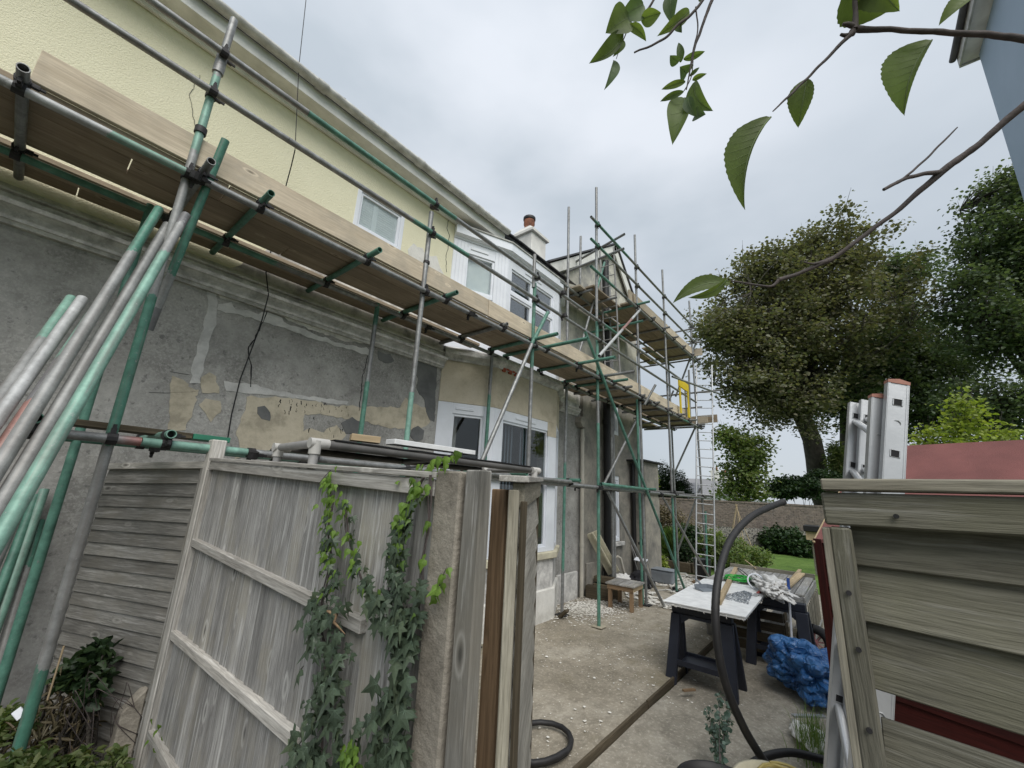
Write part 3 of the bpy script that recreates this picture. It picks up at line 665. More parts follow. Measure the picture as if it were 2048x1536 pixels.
# ---- plaster patches and cracks on the bare render, all real low relief
def rough_poly(pts, amp=.012, step=.035, seed=0):
    out = []; n = len(pts)
    for i in range(n):
        a, c = pts[i], pts[(i+1) % n]; L = (c-a).length; k = max(1, int(L/step))
        for j in range(k):
            p = a.lerp(c, j/k); out.append(p + V((mnoise.noise(V((p.x*9, p.z*9, seed)))*amp*2.4 + mnoise.noise(V((p.x*37, p.z*37, seed+5)))*amp, 0, mnoise.noise(V((p.x*9, p.z*9, seed+9)))*amp*2.4+mnoise.noise(V((p.x*41, p.z*37, seed+15)))*amp)))
    return out
def zp(x, y): return PY(300+x*.293, 550+y*.293, WY)
def patch(name, mat, zpts, off, seed, amp=.012, f=zp):
    from mathutils.geometry import tessellate_polygon
    P = rough_poly([f(*p) for p in zpts], amp, .035, seed); n = len(P); d = V((0, -off, 0)); b = MB()
    tri = tessellate_polygon([[V((p.x, p.z, 0)) for p in P]])
    vs = [V((p.x, WY+.002, p.z)) for p in P] + [V((p.x, WY-off, p.z)) for p in P]
    fs = [tuple(n+i for i in t) for t in tri] + [(i, (i+1) % n, n+(i+1) % n, n+i) for i in range(n)]
    b.add(vs, fs); o = b.build(name, mat, H)
    import bmesh
    bm = bmesh.new(); bm.from_mesh(o.data); bmesh.ops.recalc_face_normals(bm, faces=bm.faces)
    bm.to_mesh(o.data); bm.free(); return o
patch("render_patch", M['light_plaster'], [(390,85),(405,75),(455,130),(455,180),(440,330),(400,470),(345,690),(340,745),(262,735),(275,690),(295,590),(340,430),(390,240),(400,160),(388,110)], .004, 1)
patch("render_patch", M['light_plaster'], [(456,200),(550,190),(600,230),(740,265),(760,250),(810,255),(900,300),(940,340),(1060,370),(1130,410),(1240,450),(1330,480),(1480,500),(1510,530),(1490,550),(1300,490),(1100,430),(900,360),(760,320),(600,270),(455,235)], .0045, 2)
patch("render_patch", M['beige_patch'], [(650,830),(850,830),(1100,870),(1350,900),(1700,905),(1740,840),(1790,880),(1900,900),(1910,1010),(1880,1040),(1700,1050),(1560,1030),(1440,990),(1150,950),(1050,960),(1030,1060),(1180,1060),(1290,1020),(1330,1085),(1310,1130),(1200,1180),(860,1240),(600,1240),(600,1050),(640,930)], .005, 3, .016)
patch("render_patch", M['beige_patch'], [(150,680),(260,740),(255,760),(330,770),(310,830),(280,950),(240,1070),(110,1060),(120,950),(140,830),(130,760)], .0052, 4, .016)
patch("render_patch", M['beige_patch'], [(350,700),(400,660),(450,700),(480,760),(470,800),(360,800),(345,760)], .0047, 5)
patch("render_patch", M['beige_patch'], [(390,850),(470,850),(475,930),(430,1000),(395,960),(340,890)], .0049, 6)
patch("render_patch", M['dark_cement'], [(1305,1010),(1380,970),(1450,1010),(1450,1080),(1335,1085)], .0075, 7, .006)
patch("render_patch", M['dark_cement'], [(1790,1045),(1830,1030),(1870,1060),(1860,1120),(1810,1140),(1770,1090)], .0078, 8, .005)
patch("render_patch", M['dark_cement'], [(1800,575),(1960,610),(1950,860),(1935,1000),(1905,985),(1870,860),(1815,780),(1830,700),(1790,630)], .0065, 9)
patch("render_patch", M['dark_cement'], [(1560,520),(1640,540),(1665,590),(1640,600),(1560,585)], .006, 19)
patch("render_patch", M['light_plaster'], [(500,730),(700,740),(850,790),(1100,830),(1350,862),(1340,890),(1100,862),(820,815),(690,805),(560,795),(520,790)], .0055, 10)
patch("render_patch", M['dark_cement'], [(730,900),(780,895),(820,940),(810,990),(760,980),(735,940)], .0085, 11, .008)
patch("render_patch", M['bandm'], [(460,120),(640,165),(900,230),(1200,330),(1500,430),(1480,470),(1330,450),(1240,420),(1130,380),(940,310),(900,270),(700,215),(560,170),(470,165)], .003, 12)
def crack(pts, w=.006, f=zp):
    P = [f(*p) for p in pts]; Q = []
    for a, c in zip(P[:-1], P[1:]):
        k = max(2, int((c-a).length/.03))
        Q += [a.lerp(c, i/k) + V((random.uniform(-1, 1)*.008, 0, 0)) for i in range(k)]
    Q.append(P[-1]); b = MB(); vs = []
    for i, p in enumerate(Q):
        ww = w*random.uniform(.4, 1.1)
        vs += [V((p.x-ww, WY-.0058, p.z)), V((p.x+ww, WY-.0058, p.z)), V((p.x-ww, WY+.001, p.z)), V((p.x+ww, WY+.001, p.z))]
    fs = []
    for i in range(len(Q)-1):
        a = 4*i; fs += [(a, a+1, a+5, a+4), (a+2, a, a+4, a+6), (a+1, a+3, a+7, a+5)]
    b.add(vs, fs); return b.build("crack", M['dark'], H)
crack([(800,250),(775,320),(735,395),(700,455),(665,505),(675,570),(692,620),(690,690),(685,765)], .005)
crack([(1485,550),(1450,700),(1440,800),(1425,930)], .004)
crack([(0,800),(120,806),(230,800),(310,795)], .003); crack([(145,660),(190,668),(265,680)], .014)
for k in range(44):      # chips and bolt holes in the beige render
    x = random.uniform(860, 1350); y = 850 + (x-860)*.06 + random.uniform(-10, 70)
    if k > 30: x = random.uniform(620, 1500); y = random.uniform(900, 1150)
    crack([(x, y), (x+random.uniform(-8, 8), y+random.uniform(8, 32))], random.uniform(.002, .006))
def up(x, y): return PY(600+x*.2441, 300+y*.2441, WY)
patch("render_patch", M['white_patch'], [(925,765),(960,800),(1010,800),(1020,850),(1060,870),(1110,862),(1150,960),(1195,1060),(1100,1030),(1000,990),(940,960),(885,870),(885,820)], .004, 13, .01, up)
crack([(1218,570),(1205,640),(1222,700),(1215,790),(1195,880),(1200,1000)], .003, up); 
for pts in ([(400,150),(380,190),(388,240),(395,275)],):
    crack(pts, .0018, lambda u, v: PY(u, v, WY))
# stained blotches of the bay lintel: exposed brick behind lost cornice
for k in range(6):
    o = box("exposed_brick", M['brickred'], (4.66+k*.075, 4.085-(k % 2)*.006, 3.80+(k % 2)*.035), (4.73+k*.075, 4.12, 3.87+(k % 2)*.03), bevel=.004)
# cable hanging down the facade
b = MB(); b.path([PY(612, 0, 4.2), PY(598, 130, 4.2), PY(590, 300, 4.25)], .004, 6); b.path([PY(590, 300, 4.25), PY(583, 330, 4.4), PY(571, 375, 4.48), PY(532, 545, 4.5), PY(537, 590, 4.42), PY(524, 640, 4.40), PY(513, 672, 4.47), PY(480, 760, 4.5), PY(463, 830, 4.5), PY(455, 880, 4.5)], .006, 6)
tag(b.build("cable", M['black']), "thin black cable hanging down the facade past the gutter to the fence post", "cable")

# ------------------------------------------------------------------ scaffold (one clamped-together thing)
YO, YI, ZD = 3.357, 4.08, 4.0
S = thing("scaffold", "tube scaffold with timber decks on two levels standing along the whole house front", "scaffold", (5, YO, 0))
def tb(name, mat, p0, p1, r=.0265, **k): return tube(name, M[mat], S, p0, p1, r, **k)
# coupler: two bands, a block and bolts; shared mesh
def coupler_mesh():
    b = MB(); R = .034
    for ax, off in ((0, 0), (1, .056)):
        vs = []; n = 10; 
        for w in (-.024, .024):
            for k in range(n):
                th = 2*math.pi*k/n; c, s_ = math.cos(th)*R, math.sin(th)*R
                vs.append((w, c, s_+off) if ax == 0 else (c, w, s_+off))
        b.add(vs, [(k, (k+1) % n, n+(k+1) % n, n+k) for k in range(n)]+[tuple(range(n))[::-1], tuple(range(n, 2*n))])
    b.box((-.022, -.022, .02), (.022, .022, .04))
    b.box((-.012, -.062, -.012), (.012, -.02, .012)); b.box((-.008, -.085, -.006), (.008, -.06, .02))
    b.box((.02, -.012, .045), (.065, .012, .068)); b.box((.06, -.008, .05), (.088, .008, .062))
    return b.mesh("coupler", M['coupler'])
CM = coupler_mesh()
def coup(p, ax=(1, 0, 0), up=(0, 0, 1)): return link("coupler", CM, S, frame(p, ax, up))
OUT = [(.37, 5.48, .0, 'mixed'), (2.45, 5.0, 0, 'galv'), (4.43, 5.47, 0, 'mixed'), (6.40, 8.02, 0, 'mixed'), (8.30, 8.0, 0, 'mixed'), (10.08, 7.95, 0, 'galv'), (12.48, 8.0, 0, 'galv')]
M['std0'] = m_band('scaffold_banded', [(.1, 's'), (.78, 'p'), (1.9, 's'), (2.85, 'g'), (4.0, 's'), (5.2, 'g')])
tb("standard", 'std0', (.37, YO, 5.0), (.37, YO, 0)); tb("standard", 'galv', (.371, YO, 5.003), (.375, YO, 5.48))
b = MB(); b.path([(.37, YO, 4.93), (.37, YO, 5.12)], .036, 14); b.build("sleeve_coupler", M['galv'], S)
tb("standard", 'galv', (2.45, YO, 2.9), (2.44, YO, 5.0)); tb("standard", 'palegreen', (2.46, YO, 0), (2.45, YO, 2.897))
tb("standard", 'green', (4.43, YO, 4.45), (4.43, YO, 5.0)); tb("standard", 'galv', (4.40, YO, 4.92), (4.40, YO, 5.47)); tb("standard", 'mixed', (4.45, YO, 0), (4.43, YO, 4.448))
tb("standard", 'galv', (6.37, YO, 5.1), (6.37, YO, 8.02)); tb("standard", 'green', (6.40, YO, 3.6), (6.38, YO, 5.098)); tb("standard", 'galv', (6.41, YO, 3.2), (6.40, YO, 3.598)); tb("standard", 'green', (6.415, YO, 0.01), (6.41, YO, 3.198))
tb("standard", 'galv', (8.28, YO, 4.1), (8.28, YO, 8.0)); tb("standard", 'green', (8.29, YO+.06, 0), (8.29, YO+.06, 4.0)); tb("standard", 'galv', (8.32, YO, 0), (8.30, YO, 4.3))
tb("standard", 'galv', (10.05, YO, 2.0), (10.10, YO, 7.95)); tb("standard", 'green', (10.05, YO, 0), (10.05, YO, 2.0))
tb("standard", 'galv', (12.5, YO, 0), (12.46, YO, 8.0)); tb("standard", 'green', (11.9, 3.2, 0), (11.95, 3.15, 1.7))
tb("standard", 'green', (.29, YI, 0), (.29, YI, 4.05))
tb("standard", 'mixed', (2.40, YI, 0), (2.36, YI, 4.03)); tb("standard", 'mixed', (4.36, YI, 0), (4.37, YI, 4.02))
tb("standard", 'mixed', (6.49, YI, 0), (6.52, YI, 4.03)); tb("standard", 'galv', (6.52, YI, 4.1), (6.49, YI, 7.96)); tb("standard", 'galv', (7.16, YI+.1, 6.28), (7.18, YI+.1, 7.67))
tb("standard", 'galv', (8.42, YI, 0), (8.42, YI, 7.0)); tb("standard", 'galv', (8.55, YI+.02, 0), (8.55, YI+.02, 5.1)); tb("standard", 'galv', (10.1, YI, 0), (10.1, YI, 7.2)); tb("standard", 'galv', (12.45, YI, 0), (12.45, YI, 7.3)); tb("standard", 'galv', (12.7, 3.7, 4.1), (12.7, 3.7, 5.45))
for x, y in [(o[0]+.015, YO) for o in OUT[1:]] + [(2.40, YI), (4.36, YI), (6.49, YI), (8.42, YI), (10.1, YI)]:
    b = MB(); b.box((x-.09, y-.09, .012), (x+.09, y+.09, .022)); b.build("base_plate", M['flag' if x > 6.3 and x < 6.5 and y < 3.5 else 'coupler'], S)
# ledgers
for y, mats in ((YO, ('galv', 'mixed', 'galv', 'galv', 'mixed')), (YI, ('green', 'mixed', 'mixed', 'galv', 'galv'))):
    xs = [-3.2, .40, 3.1, 5.6, 8.6, 12.72]
    for (a, c), m in zip(zip(xs[:-1], xs[1:]), mats):
        if m == 'galv' and a < -3: M['l0'] = m_band('ledger_paint', [(2.75, 's'), (3.15, 'w'), (3.62, 'p')]); m = 'l0'
        tb("ledger", m, (a+.004, y-.055 if y == YO else y, ZD), (c, y-.055 if y == YO else y, ZD), hollow=True)
    for x in xs[1:-1]: coup((x, y-.055 if y == YO else y, ZD-.002), (1, 0, 0), (0, -1, -.4))
zl = lambda x: 2.175-.0105*x
for y, mats, o in ((YO-.055, ('redtube', 'palegreen', 'galv', 'galv', 'galv', 'galv'), 0), (YI, ('green', 'palegreen', 'palegreen', 'galv', 'galv', 'galv'), .02)):
    xs = [.02, .50, 1.10, 2.9, 6.3, 9.1, 13.2] if y < 3.5 else [.05, .7, 1.8, 4.2, 6.9, 9.5, 13.0]
    for (a, c), m in zip(zip(xs[:-1], xs[1:]), mats):
        tb("ledger", m, (a+.004, y, zl(a)+o), (c, y, zl(c)+o))
        if a > .6: coup((a, y, zl(a)+o), (1, 0, 0), (0, -1, -.3))
# transoms
T = [(-.40, 3.18, 4.52, 'mixed'), (.44, 3.12, 4.50, 'galv'), (.82, 3.12, 4.50, 'green'), (1.74, 3.10, 4.52, 'green'), (2.72, 3.12, 4.53, 'green'), (3.70, 3.22, 4.53, 'galv'), (4.32, 2.86, 4.1, 'green'), (4.68, 2.60, 4.1, 'green'),
     (5.6, 2.64, 4.1, 'mixed'), (6.47, 2.70, 4.45, 'mixed'), (6.88, 3.0, 4.45, 'green'), (7.40, 3.14, 4.45, 'galv'), (8.2, 3.2, 4.45, 'galv'), (9.0, 3.18, 4.42, 'galv'), (9.75, 3.15, 4.42, 'galv'), (10.6, 3.12, 4.8, 'galv'), (11.5, 3.1, 4.9, 'galv'), (12.3, 3.1, 5.0, 'galv'), (12.66, 3.2, 5.0, 'galv')]
for x, y0, y1, m in T:
    tb("transom", m, (x, y0, ZD+.056), (x+random.uniform(-.02, .02), y1, ZD+.056))
    coup((x, YO-.055, ZD), (1, 0, 0)); coup((x, YI, ZD), (1, 0, 0))
for x, y0, y1, m in [(.06, 3.16, 4.3, 'mixed'), (.62, 3.22, 4.2, 'palegreen'), (1.55, 3.2, 4.25, 'mixed'), (3.95, 3.0, 4.2, 'green'), (5.37, 3.1, 4.12, 'green'), (8.35, 3.1, 4.4, 'green'), (10.1, 3.1, 4.4, 'galv'), (12.4, 3.0, 4.4, 'galv')]:
    tb("transom", m, (x, y0, zl(x)+.06), (x, y1, zl(x)+.06)); coup((x, YO-.055, zl(x)+.002)); coup((x, YI, zl(x)+.02))
tb("transom", 'mixed', (3.3, YO-.11, 2.17), (5.35, YO-.11, 2.155)); tb("transom", 'green', (6.3, YO-.11, 2.165), (8.3, YO-.11, 2.14))
# guard rails
def rail(z, segs, y=YO-.055):
    for a, c, m in segs: tb("guard_rail", m, (a+.003, y, z), (c, y, z))
rail(4.715, [(-3.2, .9, 'galv'), (.9, 3.0, 'mixed'), (3.0, 5.1, 'galv'), (5.1, 9.2, 'galv'), (9.2, 12.3, 'galv')]); rail(5.085, [(-3.2, -.3, 'green'), (-.3, 1.0, 'mixed'), (1.0, 2.75, 'green'), (2.75, 5.05, 'mixed'), (5.05, 7.6, 'mixed'), (7.6, 11.6, 'galv')])
for x, *_ in OUT[:4]: coup((x, YO-.055, 4.715), (1, 0, 0), (0, 1, 0)); coup((x, YO-.055, 5.085), (1, 0, 0), (0, 1, 0)); coup((x, YO-.055, ZD), (1, 0, 0), (0, 1, 0)); coup((x, YO-.055, zl(x)), (1, 0, 0), (0, 1, 0))
coup((5.1, YO-.055, 4.715), (1, 0, 0), (0, -1, 0)); coup((5.05, YO-.055, 5.085), (1, 0, 0), (0, -1, 0))
b = MB(); b.path([(.37, YO, 4.37), (.37, YO, 4.42)], .037, 12); b.path([(2.45, YO, 4.35), (2.45, YO, 4.38)], .036, 12); b.build("tube_band", M['coupler'], S)
# lower decks: separate boards
def deck(x0, x1, y, z, mat='deck', w=.218):
    return plank("deck_board", M[mat], S, (x0, y, z), (x1, y, z), w, .038, bevel=.003)
ys_in = [3.508, 3.730, 3.950]
joints = [[-3.3, .62, 4.5, 8.35, 12.6], [-3.3, .10, 3.95, 7.8, 12.6], [-3.3, 1.25, 5.1, 9.0, 12.6]]
for y, js in zip(ys_in, joints):
    for a, c in zip(js[:-1], js[1:]): deck(a+.004, c-.004, y, ZD+.104+random.uniform(0, .004))
for y, js in ((4.262, [-3.3, .9, 4.18]), (4.445, [-3.3, -.1, 3.80])):
    for a, c in zip(js[:-1], js[1:]): deck(a+.004, c-.004, y, ZD+.104, w=.2 if y < 4.3 else .16)
for y in (4.24, 4.40): deck(6.6, 7.8, y, ZD+.106, w=.16)
for y in (4.24,): deck(7.81, 12.5, y, ZD+.106)
for y in (4.6, 4.83): deck(11.2, 12.9, y, ZD+.106)
def toe(x0, x1, y=3.385, z=4.125, mat='toe', h=.225, tilt=.02):
    return plank("toe_board", M[mat], S, (x0, y, z+h/2), (x1, y, z+h/2), .036 and h, .038, up=(0, -1, tilt), bevel=.004)
toe(-.39, 3.485); toe(3.495, 7.1); toe(7.11, 11.5); toe(-3.9, -.66, 3.46, 4.135)
plank("toe_board", M['toe'], S, (12.62, 3.1, 4.25), (12.62, 3.75, 4.25), .225, .038, up=(1, 0, 0))
plank("toe_board", M['deck'], S, (12.66, 2.85, 4.27), (12.66, 3.38, 4.27), .225, .038, up=(1, 0, 0))
# upper lift
ZU = 6.06
for y in (YO-.055, YI): tb("ledger", 'galv', (7.5 if y < 4 else 6.2, y, ZU), (12.95, y, ZU))
tb("ledger", 'galv', (7.9, YO+.05, ZU+.09), (12.5, YO+.05, ZU+.09))
for x, y0, y1, m in [(8.12, 3.0, 4.55, 'green'), (6.95, 3.75, 4.45, 'mixed'), (7.55, 3.5, 4.46, 'galv'), (9.0, 3.2, 4.45, 'galv'), (9.75, 3.12, 4.45, 'galv'), (10.5, 3.15, 4.45, 'galv'), (11.3, 3.2, 4.8, 'galv'), (12.1, 3.2, 4.9, 'galv'), (12.6, 3.15, 5.0, 'galv')]:
    tb("transom", m, (x, y0, ZU+.056), (x, y1, ZU+.056)); coup((x, YO-.055 if y0 < 3.4 else YI, ZU))
for k, y in enumerate((3.53, 3.755, 3.975)):
    deck(8.0+.1*k, 10.4, y, ZU+.105); deck(10.41, 12.55, y, ZU+.105)
for y in (4.22, 4.40): deck(6.7, 10.3, y, ZU+.106, w=.17)
deck(11.0, 12.6, 4.24, ZU+.106); deck(11.0, 12.6, 4.62, ZU+.106)
deck(6.72, 8.0, 4.03, ZU+.107, 'toe', .21); deck(6.9, 8.4, 3.80, ZU+.115, 'deck', .21)
for x0, x1 in ((8.2, 10.35), (10.36, 12.6)): toe(x0, x1, 3.385, ZU+.16, 'toe')
plank("toe_board", M['toe'], S, (12.62, 3.12, ZU+.27), (12.62, 3.5, ZU+.27), .225, .038, up=(1, 0, 0))
toe(8.05, 8.09+.3, 3.44, ZU+.14, 'toe', .3)
for z, a, c in ((7.12, 6.05, 12.75), (6.62+.02, 6.05, 12.7)):
    tb("guard_rail", 'mixed', (a, YO-.055, z), (9.3, YO-.055, z)); tb("guard_rail", 'galv', (9.303, YO-.055, z), (c, YO-.055, z))
tb("guard_rail", 'mixed', (6.05, YO-.055, ZU), (7.6, YO-.055, ZU))
for x in (6.37, 8.28, 10.08, 12.47):
    for z in (7.12, 6.64): coup((x, YO-.055, z), (1, 0, 0), (0, 1, 0))
tb("guard_rail", 'mixed', (7.0, 3.05, 7.18), (7.45, 4.8, 7.18)); tb("guard_rail", 'galv', (6.84, 3.0, 6.74), (7.0, 4.75, 6.74)); tb("guard_rail", 'green', (7.95, 3.1, 5.62), (7.95, 4.45, 5.62))
tb("guard_rail", 'galv', (12.45, 3.2, 7.05), (12.45, 4.45, 7.05)); tb("guard_rail", 'galv', (12.5, 3.1, 6.6), (12.5, 4.7, 6.6)); tb("guard_rail", 'galv', (10.15, 3.25, 4.95), (12.6, 2.7, 4.95)); tb("guard_rail", 'galv', (12.5, 2.6, 5.05), (12.5, 4.4, 5.05)); tb("guard_rail", 'galv', (12.5, 3.2, 4.6), (12.5, 4.5, 4.6))
# braces
G = YO-.11
tb("brace", 'green', (5.75, G, 4.65), (10.25, G, .05)); coup((6.35, G+.05, 4.02), (1, 0, -1), (0, 1, 0))
M['br0'] = m_band('scaffold_banded', [(1.05, 'g'), (1.3, 's'), (3.5, 'd')])
tb("brace", 'br0', PY(451, 280, 3.245), PY(297, 660, 3.62))
tb("brace", 'green', (4.63, G, 4.58), (4.27, G, 3.97)); tb("brace", 'galv', (4.27, G, 3.967), (3.35, G, 2.15))
M['br1'] = m_band('scaffold_banded', [(.9, 'w'), (1.7, 'r'), (4.0, 'w')]); tb("brace", 'br1', (8.25, 3.27, 6.04), (5.62, 2.92, 4.13)); tb("brace", 'galv', (6.95, 3.46, 2.06), (8.44, 3.06, .02))
tb("brace", 'galv', (7.3, 3.75, 2.1), (9.2, 3.7, 3.95)); tb("brace", 'mixed', (7.95, 3.98, 7.32), (6.62, 3.98, 4.3)); tb("brace", 'galv', (12.55, 4.25, 2.4), (12.55, 3.4, 4.1)); tb("brace", 'galv', (12.55, 3.95, 5.0), (12.55, 3.2, 6.75))
tb("brace", 'galv', (9.7, 3.45, 2.0), (11.9, 3.1, .02)); tb("brace", 'galv', (12.55, 4.45, 4.3), (12.55, 4.0, 5.2)); tb("brace", 'mixed', (12.5, 4.2, .3), (12.5, 3.4, 2.3))
tb("brace", 'galv', (8.4, 3.3, 3.9), (8.55, 3.1, 4.35))
for p in ((6.9, 3.4, 2.1), (8.32, 3.4, 1.1), (10.05, 3.3, 2.1), (11.92, 3.2, .75), (8.3, 3.3, 3.98), (10.1, 3.3, 4.0), (12.5, 3.3, 4.0), (8.42, 3.95, 2.1)): coup(p, (1, 0, 0), (0, 1, 0))
# yellow loading gate clipped to the lower deck
g = MB()
GA, GB = 10.75, 11.52; y = 3.27
for x in (GA+.02, GB-.07): g.box((x, y, 4.13), (x+.09, y+.03, 4.98))
g.box((GA, y-.004, 4.84), (GB+.02, y+.034, 5.06)); g.box((GB-.10, y-.004, 4.12), (GB+.02, y+.034, 4.36))
for k in range(9): g.box((GA+.1, y+.012, 4.38+k*.05), (GB-.06, y+.017, 4.386+k*.05))
o = g.build("ladder_gate", M['yellow'], S); bv(o, .01)
tb("standard", 'galv', (11.62, 3.3, 4.0), (11.60, 3.25, 5.5))
# board lying on the bottom lift
plank("deck_board", M['sleeper'], S, (.20, 3.66, 2.265), (.80, 3.60, 2.25), .2, .036)
plank("deck_board", M['greentimber'], S, (.803, 3.60, 2.25), (1.02, 3.58, 2.246), .2, .036)

# ------------------------------------------------------------------ loose tubes stacked against the scaffold
bandn = [0]
def loose(lab, mat, a, da, c, dc, r=.0265, grp=None, ext=None):
    A, Bp = PD(*a, da), PD(*c, dc); d = Bp-A; t = (0.02-A.z)/d.z if ext is None else ext
    mt = M[mat] if isinstance(mat, str) else m_band('tube_paint', mat)
    o = tube("scaffold_tube", mt, None, A, A+d*t, r); return tag(o, lab, "scaffold tube", "loose scaffold tubes leaning by the near end of the scaffold")
loose("long leaning tube, green above and grey below, steepest top end under the inner deck ledger", [(.5, 'g'), (4.2, 's')], (318, 418), 2.75, (205, 600), 2.2)
loose("long grey leaning tube just left of the pale green one", [(1.3, 's'), (4.2, 's')], (335, 450), 2.80, (96, 850), 1.8)
loose("long pale green leaning tube, rightmost of the bundle crossing the bottom lift", [(.12, 'd'), (.42, 's'), (4.2, 'p')], (372, 430), 2.75, (129, 850), 1.75)
loose("shorter leaning tube with green top, leftmost of three with free tops", [(.42, 'p'), (4.0, 's')], (143, 597), 2.4, (0, 800), 1.8)
loose("bright galvanised leaning tube, middle of three with free tops", [(1.4, 'w'), (4.0, 's')], (165, 598), 2.35, (0, 832), 1.75)
loose("green and rusty red leaning tube, rightmost of three with free tops", [(.42, 'p'), (.72, 'd'), (1.15, 'r'), (3.5, 's')], (200, 608), 2.3, (0, 903), 1.7)
for lab, mat, a, c in (("short bright green tube leaning on the bare wall low down", [(1.2, 'p'), (2.4, 's')], (89, 979), (-6, 1250)), ("short dark green tube behind the bright green one low on the wall", 'green', (73, 990), (-16, 1220)),
                       ("short grey tube, leftmost of the low ones against the wall", 'galv', (50, 993), (-40, 1200)), ("short grey-green tube lowest among the ones against the wall", [(.3, 'g'), (2.4, 's')], (80, 1040), (5, 1300))):
    A, Bp = PY(*a, 4.47), PY(*c, 4.22); d = Bp-A; t = (0.02-A.z)/d.z
    tag(tube("scaffold_tube", M[mat] if isinstance(mat, str) else m_band('tube_paint', mat), None, A, A+d*t, .0265), lab, "scaffold tube", "loose scaffold tubes leaning by the near end of the scaffold")

# ------------------------------------------------------------------ ladders
def ladder(label, p0, p1, side, w, mat, step=.28, r=.02, group=None):
    """p0,p1 foot and top of the left stile; side: direction to the right stile"""
    p0, p1 = V(p0), V(p1); side = V(side).normalized(); L = thing("ladder", label, "ladder", p0)
    d = (p1-p0).normalized(); side = (side - d*side.dot(d)).normalized()
    for s_ in (0, w): tube("stile", mat, L, p0+side*s_, p1+side*s_, r, n=8)
    k = int((p1-p0).length/step)
    me = MB(); me.path([(0, 0, 0), (w, 0, 0)], r*.62, 8); me = me.mesh("rung", mat)
    for i in range(k): link("rung", me, L, frame(p0+d*(.2+i*step), side, d))
    return L
ladder("tall silver ladder standing up to the end of the lower scaffold deck", (11.3, 3.30, 0), (12.75, 3.34, 5.95), (.25, -1, 0), .42, M['alu'], .25, .020)
ladder("grey pole ladder rising through the upper scaffold to above the gable", (8.02, 4.0, 4.15), (7.72, 3.98, 7.5), (.1, -1, 0), .33, M['frame_grey'], .25, .019)

# ------------------------------------------------------------------ fences and gate
FX = .88
# closeboard panel (seen from its rail side)
F = thing("boarded_fence", "weathered grey closeboard fence panel with ivy, between white-grey post and concrete post", "fence", (FX, 2.1, 0))
yA, yB = 3.225, 1.0; zt = lambda y: 2.03 + (y-1.05)*.029
n = 21; p = (yA-yB)/n
for i in range(n):
    ya = yA - i*p; yb = ya - p*1.16; h = zt(ya)-.045 + random.uniform(-.004, .004); x = FX+.022
    y1_ = max(yb, yB-.01); w = ya-y1_; st = .005*(i % 2)*0
    b = MB(); b.hexa([(0, 0, .004), (h, 0, .004), (h, w, -.004), (0, w, -.004), (0, 0, .011), (h, 0, .011), (h, w, .012), (0, w, .012)])
    Wm = Matrix(((0, 0, -1, x-.004+.006*0), (0, 1, 0, y1_), (1, 0, 0, .02), (0, 0, 0, 1)))
    Wm = Wm @ Matrix.Rotation(math.radians(4.2)+random.uniform(-.006, .006), 4, 'X')
    o = link("board", b.mesh("board", M['greywood']), F, Wm); bv(o, .0015)
def rail_(za, zb, y0=yA, y1=yB, w=.045, t=.036, mat='greywood2', nm="rail"):
    return plank(nm, M[mat], F, (FX-.012, y0, za), (FX-.012, y1, zb), w, t, up=(-1, 0, 0), bevel=.003)
plank("top_rail", M['greywood2'], F, (FX-.012, yA, zt(yA)-.035), (FX-.012, yB, zt(yB)-.035), .052, .036, up=(-1, 0, 0), bevel=.003)
plank("capping", M['greywood2'], F, (FX-.005, yA, zt(yA)+.003), (FX-.005, yB-.01, zt(yB)+.003), .065, .02, up=(0, 0, 1), bevel=.003)
rail_(1.587, 1.545, y1=1.30); rail_(1.077, 1.118, y1=1.62); rail_(.58, .60)
plank("stile", M['greywood2'], F, (FX-.012, yA+.012, .05), (FX-.012, yA+.012, zt(yA)-.064), .03, .036, up=(-1, 0, 0))
def post(label, mat, y, x, w, d, h, bevel=.004, cat="fence post", lean=0, top=None, name="fence_post"):
    b = MB(); q = [(x, y, 0), (x+d, y, 0), (x+d, y+w, 0), (x, y+w, 0)]; b.hexa(q+[(a, c+lean, h + (top[i] if top else 0)) for i, (a, c, _) in enumerate(q)])
    o = link(name, b.mesh(name, M[mat]), None, Matrix.Identity(4)); W = frame((x+d/2, y+w/2, 0), (0, 0, 1), (-1, 0, 0)); o.data.transform(W.inverted()); o.matrix_basis = W; WM[o] = W
    tag(o, label, cat); bv(o, bevel); return o
post("pale grey wooden fence post where the slatted and boarded panels meet", 'greywood2', 3.245, FX-.035, .085, .085, 2.225, .006)
post("rough aggregate concrete fence post at the right end of the ivy-covered panel", 'concretepost', .888, FX-.03, .110, .10, 2.045, .006)
post("grey timber gate post right beside the concrete post", 'lapwood', .808, FX-.022, .068, .042, 2.05, .004)
post("brown timber slat standing in the gap beside the open gate", 'brownwood', .822, FX+.10, .058, .022, 2.0, .003)
post("pale concrete repair spur against the foot of the wooden fence post", 'concretepost', 3.40, FX-.13, .10, .10, .66, .008, top=[-.0, .10, .10, -.02])
